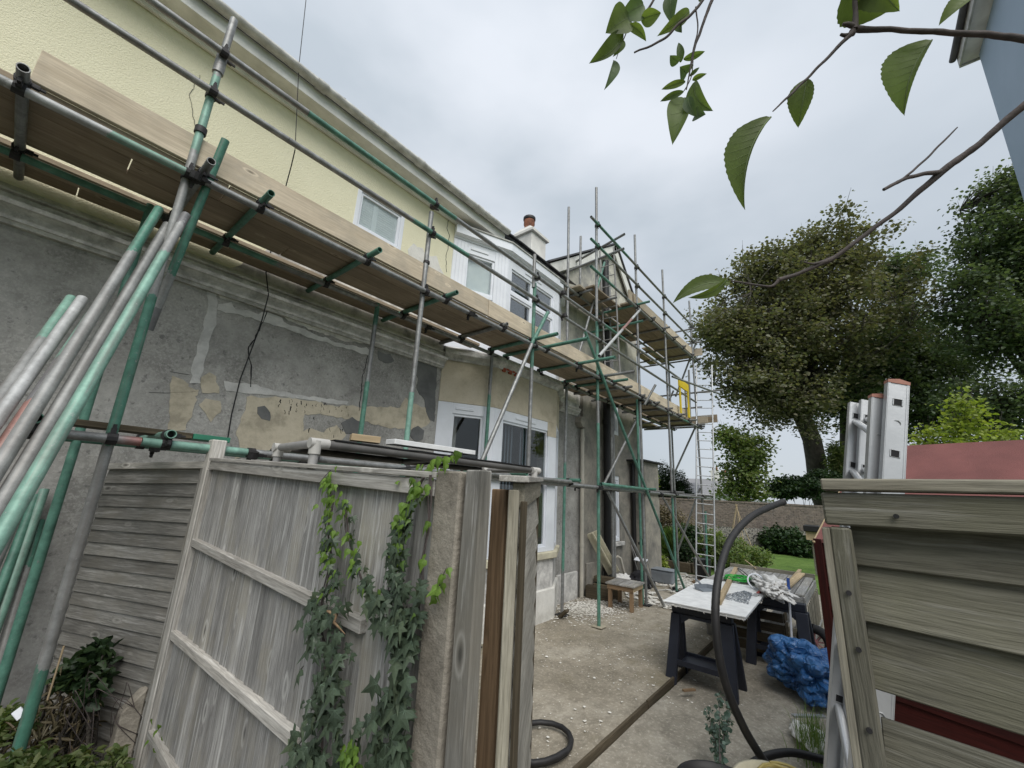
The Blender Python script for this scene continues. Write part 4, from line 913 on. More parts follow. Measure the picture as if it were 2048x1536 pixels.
# lap panel between post and house
Lp = thing("lap_fence", "grey horizontal lap fence panel between the house wall and the pale post", "fence", (.70, 3.9, 0))
pa, pb = V((.885, 3.33, 0)), V((.52, 4.44, 0)); dd = (pb-pa).normalized(); nn = V((-dd.y, dd.x, 0)); nn = nn if nn.x < 0 else -nn
nl = 22; zt0, zt1 = 2.085, 2.045
for i in range(nl):
    z = zt0-.055 - (i+.5)*.083; off = nn*(.010+.004)
    up_ = (nn + V((0, 0, .16))).normalized()
    plank("slat", M['lapwood'], Lp, pa+dd*.03+V((0, 0, z+random.uniform(-.003, .003))), pb-dd*.03+V((0, 0, z-(zt0-zt1)+random.uniform(-.003, .003))), .104, .009, up=up_, bevel=.001, bow=0)
plank("top_rail", M['greywood2'], Lp, pa+V((0, 0, zt0-.025))+nn*.02, pb+V((0, 0, zt1-.025))+nn*.02, .045, .035, up=nn)
plank("stile", M['lapwood'], Lp, pb+nn*.02+V((0, 0, .1)), pb+nn*.02+V((0, 0, zt1)), .04, .035, up=nn); plank("stile", M['lapwood'], Lp, pa+dd*.02+nn*.02+V((0, 0, .1)), pa+dd*.02+nn*.02+V((0, 0, zt0)), .035, .03, up=nn)
# the ground-level end post near the house
# open gate, edge on
Gt = thing("garden_gate", "open lap-board garden gate seen nearly edge-on beside the posts", "gate", (1.3, 1.0, 0))
ga, gb = V((.935, .752, 0)), V((1.80, 1.31, 0)); gd = (gb-ga).normalized(); gn = V((gd.y, -gd.x, 0))
W2 = lambda p, z: V((p.x, p.y, z))
plank("stile", M['oldwood2'], Gt, W2(ga+gd*.0-gn*.0, .08), W2(ga, 2.0), .032, .03, up=gn, bevel=.003)
plank("stile", M['sleeper'], Gt, W2(gb, .08), W2(gb, 2.03), .045, .045, up=gn)
plank("top_rail", M['oldwood2'], Gt, W2(ga+gn*.012, 1.985), W2(gb+gn*.012, 2.01), .07, .035, up=gn, bevel=.003)
plank("capping", M['greywood2'], Gt, W2(ga, 2.03)-gd*.03, W2(gb, 2.06)+gd*.02, .085, .018, up=(0, 0, 1), bevel=.002)
for i in range(17):
    z = 1.90 - i*.112
    plank("slat", M['paleply'], Gt, W2(ga+gd*.03+gn*.012, z), W2(gb-gd*.02+gn*.012, z+.01), .135, .009, up=(gn+V((0, 0, .13))).normalized(), bevel=.001)
post("dark brown timber strip standing just left of the open gate's front edge", 'sleeper', .722, FX+.06, .012, .02, 1.97, .002)
# right lap panel
Rp = thing("lap_fence", "greenish weathered lap panel filling the lower right corner, with a gap above its lowest board", "fence", (FX, -.6, 0))
plank("capping", M['oldwood2'], Rp, (FX-.005, .044, 2.033), (FX-.005, -1.8, 2.062), .07, .018, up=(0, 0, 1), bevel=.002)
plank("top_rail", M['oldwood'], Rp, (FX-.012, .046, 1.996), (FX-.012, -1.8, 2.020), .05, .036, up=(-1, 0, 0), bevel=.003)
plank("stile", M['oldwood'], Rp, (FX-.014, .028, .1), (FX-.014, .028, 1.968), .028, .034, up=(-1, 0, 0), bevel=.003); plank("stile", M['oldwood2'], Rp, (FX-.008, .046, .1), (FX-.008, .046, 1.966), .010, .045, up=(-1, 0, 0), bevel=.001)
ends = [(1.915, 1.902), (1.834, 1.812), (1.747, 1.712)]
tops = [(1.985, 1.985), (1.93, 1.915), (1.85, 1.83)]
def lapb(zb0, zb1, zt0_, zt1_, mat='oldwood'):
    m0, m1 = (zb0+zt0_)/2, (zb1+zt1_)/2; w = (zt0_-zb0+zt1_-zb1)/2
    return plank("slat", M[mat], Rp, (FX+.012, .016, m0), (FX+.012, -1.8, m0+(m1-m0)*4.6), w, .010, up=(-1, 0, .16), bevel=.0015)
for (a, c), (e_, f_) in zip(ends, tops): lapb(a, c, e_, f_)
lapb(1.605, 1.575, 1.700, 1.688); lapb(1.50, 1.47, 1.625, 1.60); 
for k in range(8): lapb(1.39-.12*k, 1.36-.12*k, 1.52-.12*k, 1.49-.12*k)
b = MB(); scr = []
for (yy, zz) in ((-.04, 1.99), (.028, 1.935-.06), (-.2, 1.995), (.026, 1.80), (.027, 1.70), (-.2, 1.95), (-.19, 1.86)):
    b = MB(); b.path([(FX-.036, yy, zz), (FX-.032, yy, zz)], .0035, 10); b.build("screw_head", M['coupler'], Rp)

# shed behind it
Sh = thing("shed", "dark red shed with pinkish felt roof behind the right fence panel", "shed", (3.3, .2, 0))
sa, sbv = V((.936, -.35, 0)).normalized(), V((-.35, -.936, 0)).normalized(); s0 = V((3.30, .205, 0))
Q = lambda a, c, z: s0 + sa*a + sbv*c + V((0, 0, z))
for i in range(15):
    z0 = -.05+i*.122; 
    plank("cladding_board", M['shed'], Sh, Q(-.012, 0, z0+.06), Q(-.012, 3.2, z0+.06), .128, .014, up=(-sa + V((0, 0, .1))).normalized(), bevel=.001)
for i in range(15):
    z0 = -.05+i*.122; plank("cladding_board", M['shed'], Sh, Q(0, -.012, z0+.06), Q(1.7, -.012, z0+.06), .128, .014, up=(-sbv + V((0, 0, .1))).normalized(), bevel=.001)
plank("corner_trim", M['shed'], Sh, Q(-.01, -.012, 0), Q(-.01, -.012, 1.80), .045, .045, up=-sa)
b = MB(); b.prism([Q(0.01, .01, 1.75), Q(1.7, .01, 1.75), Q(.85, .01, 2.38)], sbv*3.2); b.build("gable", M['shed'], Sh)
b = MB(); b.prism([Q(-.03, -.02, 1.80), Q(.85, -.02, 2.44), Q(.85, -.02, 2.42), Q(-.03, -.02, 1.78)], sbv*3.4); b.prism([Q(.85, -.02, 2.44), Q(1.75, -.02, 1.80), Q(1.75, -.02, 1.78), Q(.85, -.02, 2.42)], sbv*3.4); b.build("felt_roof", M['felt'], Sh)
plank("bargeboard", M['fresh'], Sh, Q(-.03, -.03, 1.77), Q(.85, -.03, 2.41), .03, .014, up=-sbv, bevel=.002)

# extension ladder
EL = thing("extension_ladder", "aluminium extension ladder with orange end caps standing between fence and shed", "ladder", (1.5, .1, 0))
def chan(p0, p1, w, dpt, side, capm=None, holes=()):
    """channel stile; side = direction of its wide face width, with square rung sockets on the near face"""
    p0, p1 = V(p0), V(p1); side = V(side).normalized(); d = (p1-p0).normalized(); side = (side-d*side.dot(d)).normalized(); nrm = d.cross(side)
    if nrm.dot(CAM-p1) < 0: nrm = -nrm
    W = Matrix((side, nrm, d)).transposed().to_4x4(); W.translation = p0; L = (p1-p0).length; b = MB()
    b.box((-w/2, -.0015, 0), (w/2, .0015, L)); b.box((-w/2-.0022, -dpt, 0), (-w/2, .003, L)); b.box((w/2, -dpt, 0), (w/2+.0022, .003, L))
    b.box((-w/2+.001, .0015, 0), (-w/2+.006, .003, L)); b.box((w/2-.006, .0015, 0), (w/2-.001, .003, L))
    o = b.build("stile", M['alu'], EL, None)
    o.data.transform(W); 
    if capm:
        b = MB(); b.prism([(-w/2-.003, .005, L-.004), (w/2+.003, .005, L-.004), (w/2+.003, .005, L+.008), (0, .005, L+.016), (-w/2-.003, .005, L+.008)], (0, -dpt-.008, 0)); c = b.build("end_cap", capm, o); c.data.transform(W)
    for h in holes:
        z = L-h; s = .0125
        b = MB(); b.box((-s-.004, .0016, z-s-.002), (s+.004, .004, z-s)); b.box((-s-.004, .0016, z+s), (s+.004, .004, z+s+.002)); b.box((-s-.004, .0016, z-s), (-s, .004, z+s)); b.box((s, .0016, z-s), (s+.004, .004, z+s)); c = b.build("rung_socket", M['alu'], o); c.data.transform(W); bv(c, .001)
        b = MB(); b.box((-s, .0016, z-s), (s, .0022, z+s)); c = b.build("socket_shade", M['dark'], o); c.data.transform(W)  # thin near-black plate, shade inside the hollow socket put into its colour
    return W, L
def pt(u0, v0, d0, u1, v1, d1):
    A, Bq = PD(u0, v0, d0), PD(u1, v1, d1); dd_ = (A-Bq).normalized(); t = (A.z-.02)/dd_.z; return A-dd_*t, A
hh = (.255, .505, .755, 1.005, 1.255, 1.505)
side = V((.42, -.9, 0))
a0, a1 = pt(1797, 766, 1.62, 1757, 1500, 1.30); chan(a0, a1, .066, .022, side, M['orange'], [.083, .29] + [.29+.25*k for k in range(1, 6)])
b0, b1 = pt(1762, 795, 1.66, 1728, 1500, 1.34); chan(b0, b1, .060, .022, side, M['orange'], [])
c0, c1 = pt(1737, 801, 2.02, 1706, 1500, 1.62); chan(c0, c1, .056, .022, side, None, [.09+.25*k for k in range(6)])
d0, d1 = pt(1714, 806, 2.06, 1672, 1500, 1.66); chan(d0, d1, .056, .022, side, None, [.07+.25*k for k in range(6)])
for k in range(7):
    t = (.10+.25*k); u = t/(b1-b0).length
    for A1, A0, C1, C0 in ((a1, a0, c1, c0), (b1, b0, d1, d0)):
        P0 = A1.lerp(A0, (t+.07)/(A1-A0).length); P1 = C1.lerp(C0, t/(C1-C0).length)
        tube("rung", M['alu'], EL, P0, P1, .0145, n=8)
b = MB(); b.box((-.028, .004, -.04), (.028, .006, 0)); 

# neighbour's pale blue wall with its eaves
Nb = thing("neighbour_house", "pale blue rendered house corner with white eaves at the top right edge", "house", (6.4, -1.8, 0))
box("wall", M['bluewall'], (4.4, -9, -.1), (6.42, -1.80, 7.42), parent=Nb)
box("soffit", M['fascia'], (4.2, -9, 7.425), (6.46, -1.66, 7.45), parent=Nb); box("fascia_board", M['gutter'], (4.2, -1.656, 7.41), (6.46, -1.636, 7.56), parent=Nb)
box("bargeboard", M['gutter'], (6.465, -9, 7.40), (6.485, -1.64, 7.58), parent=Nb)
b = MB(); b.path([(4.2, -1.60, 7.54), (6.47, -1.60, 7.54)], .034, 12); b.build("gutter", M['slate'], Nb)
b = MB(); b.prism([(4.2, -1.60, 7.59), (4.2, -5.4, 10), (4.2, -9.4, 7.59)], (2.32, 0, 0)); b.build("roof", M['slate'], Nb)

# pole frame with black sheet behind the fence
Fr = thing("pole_frame", "grey pole frame with pale corner joints carrying a black sheet behind the fence", "frame", (1.5, 2.1, 0))
fa, fb, fc = V((.905, 1.93, 2.165)), V((.97, 2.50, 2.165)), V((2.57, 1.885, 2.15)); fd = fb+(fc-fa)
for k, q in enumerate((fa, fb, fc, fd)):
    tube("leg", M['frame_grey'], Fr, (q.x, q.y, 0), (q.x, q.y, q.z-.03), .021); b = MB(); b.path([(q.x, q.y, q.z-.05), (q.x, q.y, q.z+.012)], .027, 12)
    b.path([q+V((-.03, -.0, 0)), q+V((.06, 0, 0))], .025, 10); b.build("corner_joint", M['frame_joint'], Fr)
for a, c, m in ((fa, fc, 'frame_dark'), (fb, fd, 'frame_dark'), (fa, fb, 'frame_grey'), (fc, fd, 'frame_grey')):
    d = (c-a).normalized(); tube("rail", M[m], Fr, a+d*.05, c-d*.05, .021)
mid = lambda t: fa.lerp(fc, t)
tube("rail", M['frame_dark'], Fr, mid(.45), fb.lerp(fd, .5), .016); plank("strut", M['frame_grey'], Fr, mid(.42)+V((0, 0, -.04)), mid(.3)+(fb-fa)*.4+V((0, 0, -.09)), .03, .01, bevel=0)
b = MB(); u_, w_ = (fc-fa), (fb-fa)
gs = []
for i in range(13):
    for j in range(5):
        gs.append(fa+u_*(i/12*.92+.05)+w_*(j/4*1.02-.03)+V((0, 0, .028+.006*mnoise.noise(V((i*.9, j*.7, 2))))))
b.add(gs + [g_+V((0, 0, -.006)) for g_ in gs], [(i*5+j, (i+1)*5+j, (i+1)*5+j+1, i*5+j+1) for i in range(12) for j in range(4)] + [(65+i*5+j, 65+i*5+j+1, 65+(i+1)*5+j+1, 65+(i+1)*5+j) for i in range(12) for j in range(4)] + [(i*5, 65+i*5, 65+(i+1)*5, (i+1)*5) for i in range(12)])
tag(b.build("black_sheet", M['black']), "thin black sheet lying on the pole frame behind the fence", "sheet")
o = plank("white_board", M['whitepaint'], None, fa.lerp(fc, .24)+V((.02, .04, .062)), fa.lerp(fc, .62)+V((.0, .04, .066)), .09, .028, up=(0, 0, 1)); tag(o, "white painted moulding lying on the black sheet", "board")
o = plank("wood_block", M['fresh'], None, fa.lerp(fc, .12)+V((.02, .10, .062)), fa.lerp(fc, .215)+V((.0, .05, .060)), .07, .035, up=(0, 0, 1)); tag(o, "short raw wood block at the left end of the white moulding", "wood block")

# ------------------------------------------------------------------ ivy on the closeboard panel
def ivy_leaf_mesh(name, mats, fold, young=False):
    if young: pts = [(0, 0), (-.30, .06), (-.36, .34), (-.16, .52), (0, 1.0), (.16, .52), (.36, .34), (.30, .06)]
    else: pts = [(0, 0), (-.22, -.10), (-.52, .02), (-.24, .22), (-.50, .52), (-.17, .50), (0, 1.05), (.17, .50), (.50, .52), (.24, .22), (.52, .02), (.22, -.10)]
    b = MB(); c = (0, .30, .03)
    def zf(x, y): return -abs(x)*fold - .22*(y-.3)**2
    P = [(x, y, zf(x, y)) for x, y in pts]; n = len(P)
    b.add([c]+P, [(0, (i+1) % n+1, i+1) for i in range(n)])
    # pale veins as slender raised slivers
    if not young:
        for i in (2, 4, 6, 8, 10):
            p = V(P[i])*.93; q = V((0, 0.02, .01)); d = (p-q).normalized(); s_ = V((-d.y, d.x, 0))*.013
            b.add([q-s_+V((0, 0, .012)), q+s_+V((0, 0, .012)), p+V((0, 0, .014))], [(0, 1, 2)], mi=1)
    me = b.mesh(name, mats); return me
IV = [ivy_leaf_mesh("leaf", [M['ivy'], M['ivyvein']], f) for f in (.15, .35, .55)]
IN = [ivy_leaf_mesh("leaf", [M['ivynew'], M['ivyvein']], f, True) for f in (.2, .4)]
Iv = thing("ivy", "dark green ivy climbing the boarded fence panel, bright new shoots at its top", "ivy", (FX-.04, 1.5, 0))
cols = [([(655, 955, 12, 1), (665, 1000, 22, 1), (655, 1060, 20, .8), (662, 1120, 22, .5), (655, 1180, 38, .1), (640, 1240, 42, 0), (655, 1300, 42, 0), (645, 1380, 50, 0), (650, 1450, 62, 0), (645, 1560, 75, 0)], 250),
        ([(690, 1000, 12, .8), (700, 1060, 12, .7), (710, 1120, 16, .6), (735, 1180, 26, .2), (760, 1215, 30, 0)], 60),
        ([(845, 955, 16, 1), (815, 1010, 18, .6), (800, 1060, 18, .5), (790, 1120, 22, .2), (785, 1180, 42, 0), (800, 1240, 52, 0), (800, 1300, 48, 0), (795, 1380, 52, 0), (790, 1460, 62, 0), (795, 1560, 75, 0)], 320),
        ([(858, 950, 10, 1), (862, 1000, 10, 1), (855, 1060, 8, .9), (848, 1120, 9, .8), (842, 1180, 10, .3), (835, 1240, 14, 0)], 70),
        ([(610, 1490, 30, 0), (620, 1540, 50, 0)], 60), ([(705, 1480, 14, 1), (700, 1540, 20, 1)], 40)]
leafs = []; stems = MB()
for pts, cnt in cols:
    for k in range(cnt):
        t = random.random()*(len(pts)-1); i = int(t); f = t-i; a, c = pts[i], pts[i+1]
        u = a[0]+(c[0]-a[0])*f + random.gauss(0, 1)*(a[2]+(c[2]-a[2])*f)*.46; v = a[1]+(c[1]-a[1])*f + random.uniform(-8, 8); yg = a[3]+(c[3]-a[3])*f
        if u + (v-940)*.075 > 852+random.uniform(0, 14): continue
        dp = random.uniform(.015, .055); P = PX(u, v, FX-.035-dp)
        young = random.random() < yg; s_ = random.uniform(.026, .042) if young else random.uniform(.032, .062)*(1.1 if v > 1180 else .8)
        leafs.append((P, s_, young))
    Ps = [PX(u+random.uniform(-4, 4), v, FX-.04) for u, v, *_ in pts]
    stems.path(Ps, [.0035]*len(Ps), 5); stems.path([q+V((-.004, .012*math.sin(i*2.1), 0)) for i, q in enumerate(Ps)], [.0025]*len(Ps), 5)
# shoots over post and top rail
for (u0, v0), (u1, v1), k, x in (((860, 925), (925, 905), 9, FX-.02), ((640, 965), (672, 932), 6, FX-.03), ((870, 1195), (893, 1135), 9, FX-.045), ((795, 960), (900, 930), 9, FX-.01), ((835, 930), (862, 938), 5, FX-.0)):
    for q in range(k):
        f = (q+random.random()*.5)/k; leafs.append((PX(u0+(u1-u0)*f+random.uniform(-5, 5), v0+(v1-v0)*f+random.uniform(-6, 6), x-random.uniform(0, .03)), random.uniform(.026, .044), True))
    stems.path([PX(u0, v0, x), PX((u0+u1)/2, (v0+v1)/2-3, x), PX(u1, v1, x)], [.002, .0015, .001], 5)
for (u, v) in ((300, 1440), (312, 1460), (296, 1480), (322, 1475), (305, 1500), (318, 1450)): leafs.append((PX(u, v, FX-.06), .035, True))
stems.build("stem", M['twig'], Iv)
leafs.sort(key=lambda l: -l[1]/(l[0]-CAM).length)
rest = {}
for k, (P, s_, yg) in enumerate(leafs):
    me = random.choice(IN if yg else IV)
    n_ = V((-1, random.gauss(0, .38), random.gauss(.25, .3))).normalized(); dwn = V((0, random.gauss(0, .45), -1)); dwn = (dwn-n_*dwn.dot(n_)).normalized(); xx = dwn.cross(n_)
    W = Matrix((xx, dwn, n_)).transposed().to_4x4() @ Matrix.Scale(s_, 4); W.translation = P
    if k < 300: link("leaf", me, Iv, W)
    else: rest.setdefault(yg, []).append((me, W))
for yg, L_ in rest.items():
    vs = []; fs = []; mi = []
    for me, W in L_:
        k = len(vs); vs += [W @ q.co for q in me.vertices]; fs += [[k+i for i in f.vertices] for f in me.polygons]; mi += [f.material_index for f in me.polygons]
    b = MB(); b.v = [tuple(q) for q in vs]; b.f = fs; b.mi = mi; b.sm = [False]*len(fs)
    o = b.build("foliage", [M['ivynew'] if yg else M['ivy'], M['ivyvein']], Iv); tag(o, kind="stuff")
o = None
b = MB(); b.path([PX(655, 1222, FX-.075), PX(672, 1230, FX-.08), PX(668, 1245, FX-.078), PX(690, 1268, FX-.07)], [.004, .008, .005, .001], 6); tag(b.build("dead_leaf", M['brownwood']), "curled orange-brown dead leaf caught in the ivy on the fence", "dead leaf")

# ------------------------------------------------------------------ vegetation
def leaf_cloud(name, mat, parent, P, size, nrm_up=.5, aspect=.62, droop=0.0, kind=None, fold=True):
    """one mesh of folded leaves at the points P (numpy n x 3); size array"""
    P = np.asarray(P, float); n = len(P); size = np.broadcast_to(size, (n,))
    nr = rng.normal(size=(n, 3)); nr[:, 2] = np.abs(nr[:, 2])+nrm_up; nr /= np.linalg.norm(nr, axis=1)[:, None]
    t = rng.normal(size=(n, 3)); t[:, 2] -= droop; t -= nr*(t*nr).sum(1)[:, None]; t /= np.linalg.norm(t, axis=1)[:, None]; s_ = np.cross(t, nr)
    L = size[:, None]; w = L*aspect*.5
    v = np.empty((n, 6, 3))
    v[:, 0] = P; v[:, 1] = P+t*L*.3+s_*w+nr*w*.3; v[:, 2] = P+t*L*.72+s_*w*.72+nr*w*.2; v[:, 3] = P+t*L-nr*L*.12; v[:, 4] = P+t*L*.72-s_*w*.72+nr*w*.2; v[:, 5] = P+t*L*.3-s_*w+nr*w*.3
    me = bpy.data.meshes.new(name); me.vertices.add(n*6); me.vertices.foreach_set("co", v.reshape(-1))
    idx = (np.arange(n)[:, None]*6 + np.array([0, 1, 2, 3, 0, 3, 4, 5])).reshape(-1)
    me.loops.add(n*8); me.loops.foreach_set("vertex_index", idx.astype(np.int32))
    me.polygons.add(n*2); me.polygons.foreach_set("loop_start", np.arange(0, n*8, 4, dtype=np.int32)); me.polygons.foreach_set("loop_total", np.full(n*2, 4, dtype=np.int32))
    me.materials.append(mat); me.update(); me.validate()
    o = link(name, me, parent); 
    if kind: o["kind"] = kind
    return o

def tree(label, base, fork, limbs_to, cent, rad, ncl, nper, leaf, mat, trunk_r, sig=.55, cat="tree", bias=.55, floor=None, name="tree", twigs=True, group=None, shape=None, lmin=None):
    """limbs_to: crown ellipsoids [(centre, radii, weight)]"""
    T = thing(name, label, cat, base, group); base, fork = V(base), V(fork); base.z = -.1
    b = MB(); k = 7; pts = [base.lerp(fork, i/k)+V((random.uniform(-1, 1), random.uniform(-1, 1), 0))*trunk_r*.22 for i in range(k+1)]
    b.path(pts, [trunk_r*(1.35 if i == 0 else 1.1-.35*i/k) for i in range(k+1)], 14); b.build("trunk", M['bark'], T)
    ends = []; lb = MB(); cl = []
    tot = sum(w for *_, w in limbs_to)
    for c, r, w in limbs_to:
        c = V(c); m = int(ncl*w/tot)
        for _ in range(m):
            d = V((random.gauss(0, 1), random.gauss(0, 1), random.gauss(0, 1))).normalized(); q = random.random()**(1/3*bias+.15)
            jag = .80+.55*mnoise.noise(d*2.6+c*.3)
            p = c + V((d.x*r[0], d.y*r[1], d.z*r[2]))*q*jag
            if floor and p.z < floor(p): continue
            cl.append(p)
    nl = max(7, int(len(cl)/34)); mains = random.sample(cl, nl)
    for mpt in mains:
        s0 = pts[-1] if random.random() < .7 else pts[-2]
        mid_ = s0.lerp(mpt, .45)+V((random.uniform(-.4, .4), random.uniform(-.4, .4), (mpt-s0).length*.12)); q = [s0, s0.lerp(mid_, .5)+V((0, 0, .08)), mid_, mid_.lerp(mpt, .6)+V((random.uniform(-.2, .2),)*3), mpt]
        lb.path(q, [trunk_r*.42, trunk_r*.34, trunk_r*.22, trunk_r*.12, trunk_r*.03], 7); ends.append(q)
    lb.build("limb", M['bark'], T)
    if twigs:
        tw = MB(); nodes = [p for q in ends for p in q[2:]]
        arr = np.array([tuple(p) for p in nodes])
        for p in cl:
            i = int(np.argmin(((arr-np.array(p))**2).sum(1))); a = nodes[i]
            d = p-a; e_ = p + d.normalized()*random.uniform(.1, 1.0)*sig*1.7 + V((0, 0, sig*random.uniform(.3, 1.9)))
            tw.path([a, a.lerp(p, .5)+V((random.uniform(-.2, .2), random.uniform(-.2, .2), .15)), p, e_], [trunk_r*.06, trunk_r*.04, trunk_r*.025, .006], 4, caps=False)
        o = tw.build("twigs", M['bark'], T); o["kind"] = "stuff"
    C_ = np.array([tuple(p) for p in cl]); P = np.repeat(C_, nper, 0) + rng.normal(size=(len(C_)*nper, 3))*np.array([sig, sig, sig*.62])
    leaf_cloud("crown", mat, T, P, rng.uniform(leaf*.6, leaf*1.3, len(P)), .7, .85, kind="stuff")
    return T

def bush(label, mat, blobs, n, leaf, cat="shrub", name="shrub", aspect=.6, up=.5, stemmat=None, group=None, droop=0.0):
    """blobs [(centre, radii)]"""
    c0 = V(blobs[0][0]); T = thing(name, label, cat, (c0.x, c0.y, 0), group); P = []
    tot = sum(r[0]*r[1]*r[2] for c, r in blobs)
    for c, r in blobs:
        m = int(n*r[0]*r[1]*r[2]/tot)+10; d = rng.normal(size=(m, 3)); d /= np.linalg.norm(d, axis=1)[:, None]; q = rng.random(m)**.33
        j = np.array([.75+.45*mnoise.noise(V(x)*2.3+V(c)) for x in d]); P.append(np.array(c)+d*np.array(r)*(q*j)[:, None])
    P = np.concatenate(P); P[:, 2] = np.maximum(P[:, 2], .0)
    leaf_cloud("foliage", mat, T, P, rng.uniform(leaf*.6, leaf*1.3, len(P)), up, aspect, droop=droop, kind="stuff")
    st = MB()
    for k in range(14):
        c, r = random.choice(blobs); c = V(c); e_ = c+V((random.uniform(-.7, .7)*r[0], random.uniform(-.7, .7)*r[1], random.uniform(0, .8)*r[2])); g = V((c.x+random.uniform(-.2, .2)*r[0], c.y+random.uniform(-.2, .2)*r[1], 0))
        st.path([g, g.lerp(e_, .5)+V((random.uniform(-.1, .1), random.uniform(-.1, .1), 0)), e_], [.02, .013, .004], 5)
    st.build("stem", M['bark'], T); return T

# big maple with two leaning trunks beyond the garden wall: crown on sight lines at 27 m
c = lambda u, v, d: PD(u, v, d)
def ell(u, v, d, ru, rv, rd, w=None): k = d/FPX; return (tuple(c(u, v, d)), (rd, ru*k, rv*k), w if w else ru*rv/1e4)
bt = PZ(1655, 1040, -.05); 
tree("large bronze-green maple with leaning dark trunk behind the garden wall", c(1665, 1046, 27) * 1, c(1600, 800, 27.0), [ell(1600, 650, 27, 195, 165, 4.5), ell(1500, 690, 26, 110, 130, 3.5), ell(1660, 520, 27.5, 110, 105, 3.6), ell(1540, 560, 27, 100, 90, 3.2), ell(1555, 790, 26, 120, 90, 3.5), ell(1440, 660, 25.5, 50, 60, 2.5)], None, None, 950, 62, .20, M['maple'], .62, .42, bias=.9)
tree("dark green maple with upright trunk right of the leaning one", c(1705, 1046, 29), c(1690, 830, 29), [ell(1760, 700, 29, 130, 150, 4), ell(1850, 730, 28, 110, 130, 4), ell(1700, 800, 28, 100, 90, 3.5), ell(1790, 560, 29, 70, 70, 2.5), ell(1860, 830, 27, 110, 70, 3)], None, None, 700, 62, .20, M['maple2'], .60, .44, bias=.9)
tree("tall dark tree filling the right edge above the red roof", c(2110, 1046, 21), c(2100, 760, 21), [ell(2010, 470, 21, 100, 120, 3.2), ell(1985, 650, 21, 100, 110, 3.2), ell(2040, 380, 21, 70, 80, 2.5), ell(2000, 810, 20.5, 115, 90, 3.2), ell(1940, 560, 21, 50, 50, 2), ell(2100, 600, 21, 140, 190, 3.5)], None, None, 620, 62, .17, M['maple2'], .5, .36, bias=.9)
tree("yellow-green sapling above the red shed roof", c(1935, 1080, 10.5), c(1930, 900, 10.5), [ell(1925, 850, 10.5, 32, 55, .45), ell(1880, 885, 10.5, 60, 24, .4), ell(1975, 880, 10.5, 50, 22, .4), ell(1935, 810, 10.5, 18, 28, .2), ell(1850, 862, 10.5, 18, 10, .2), ell(2010, 868, 10.5, 22, 14, .2)], None, None, 150, 12, .10, M['limeleaf'], .05, .17)
tree("slim young olive-green tree in front of the far houses", c(1495, 1040, 24), c(1495, 960, 24), [ell(1490, 945, 24, 52, 48, 1.5), ell(1470, 890, 24, 30, 40, 1.2), ell(1510, 900, 24, 30, 35, 1.2), ell(1450, 870, 24, 15, 25, .8), ell(1485, 985, 24, 55, 25, 1.5)], None, None, 230, 24, .19, M['midleaf'], .16, .30)
bush("rounded dark conifer standing behind the garden wall left of the ladder", M['hedge'], [(tuple(c(1345, 975, 31)), (1.6, 1.7, 1.9)), (tuple(c(1325, 958, 31)), (1.2, 1.0, 1.5)), (tuple(c(1365, 985, 31)), (1.2, 1.0, 1.3)), (tuple(c(1340, 1005, 31)), (1.5, 2.2, 1.5))], 15000, .17, "conifer", "conifer", aspect=.35, up=1.4, droop=-2)
bush("yellow-green shrub against the house corner beyond the wall", M['limeleaf'], [(tuple(c(1299, 965, 29)), (.9, .7, 1.4))], 2200, .17)
bush("dark green bushes overhanging the garden wall under the maples", M['darkleaf'], [(tuple(c(1590, 975, 24)), (1.5, 1.9, .8)), (tuple(c(1640, 965, 24)), (1.2, 1.0, 1.0)), (tuple(c(1560, 985, 24)), (1.0, .9, .5)), (tuple(c(1690, 975, 24)), (1.2, 1.2, 1.2))], 11000, .18)
bush("spiky palm-like shrub between the two maple trunks", M['midleaf'], [(tuple(c(1680, 930, 25)), (.8, .7, 1.6))], 2500, .4, aspect=.12)

# garden wall: brick above, flint below
Gw = thing("garden_wall", "old garden wall of dark brick over knapped flint across the end of the lawn", "wall", (21, 5, 0))
wa, wb = V((16.4, 10.3, 0)), V((25.6, -1.0, 0)); wd = (wb-wa).normalized(); wn = V((wd.y, -wd.x, 0)); wn = wn if wn.dot(CAM-wa) > 0 else -wn; WL = (wb-wa).length
Wm = Matrix((wd, -wn, V((0, 0, 1)))).transposed().to_4x4(); Wm.translation = wa
HW = 2.0
b = MB(); b.box((0, .012, -.1), (WL, .34, HW-.07), Wm); b.build("mortar_core", M['mortar'], Gw)
bm_ = MB(); bm_.box((0, 0, 0), (.215, .1, .065)); bme = bm_.mesh("brick", M['brick'])
allb = []
rows = 14
for r in range(rows):
    z = HW-.075 - .075*(r+1)
    x = -.11*(r % 2)
    while x < WL:
        M_ = Wm @ Matrix.Translation((x, random.uniform(-.008, .008), z+random.uniform(-.004, .004))) @ Matrix.Rotation(random.uniform(-.012, .012), 4, 'Y')
        P = M_.translation; d = (P-CAM).length; cc = RC.transposed() @ (P-CAM); vis = cc.z < 0 and abs(cc.x/cc.z) < 1.25
        allb.append((d if vis else d+100, M_)); x += .226
allb.sort(key=lambda q: q[0])
u_of = lambda P: 1024+FPX*(RC.transposed() @ (P-CAM)).x/-(RC.transposed() @ (P-CAM)).z
allb.sort(key=lambda q: (0 if 1290 < u_of(q[1].translation) < 1640 else 1, q[0]))
for _, M_ in allb[:300]: link("brick", bme, Gw, M_)
def joined(name, me, mats, Ms, parent):
    b = MB(); base = [q.co.copy() for q in me.vertices]; F_ = [tuple(f.vertices) for f in me.polygons]
    for M_ in Ms: b.add([M_ @ q for q in base], F_)
    o = b.build(name, mats, parent); o["kind"] = "stuff"; return o
joined("brick_courses", bme, M['brick'], [m for _, m in allb[300:]], Gw)
b = MB()
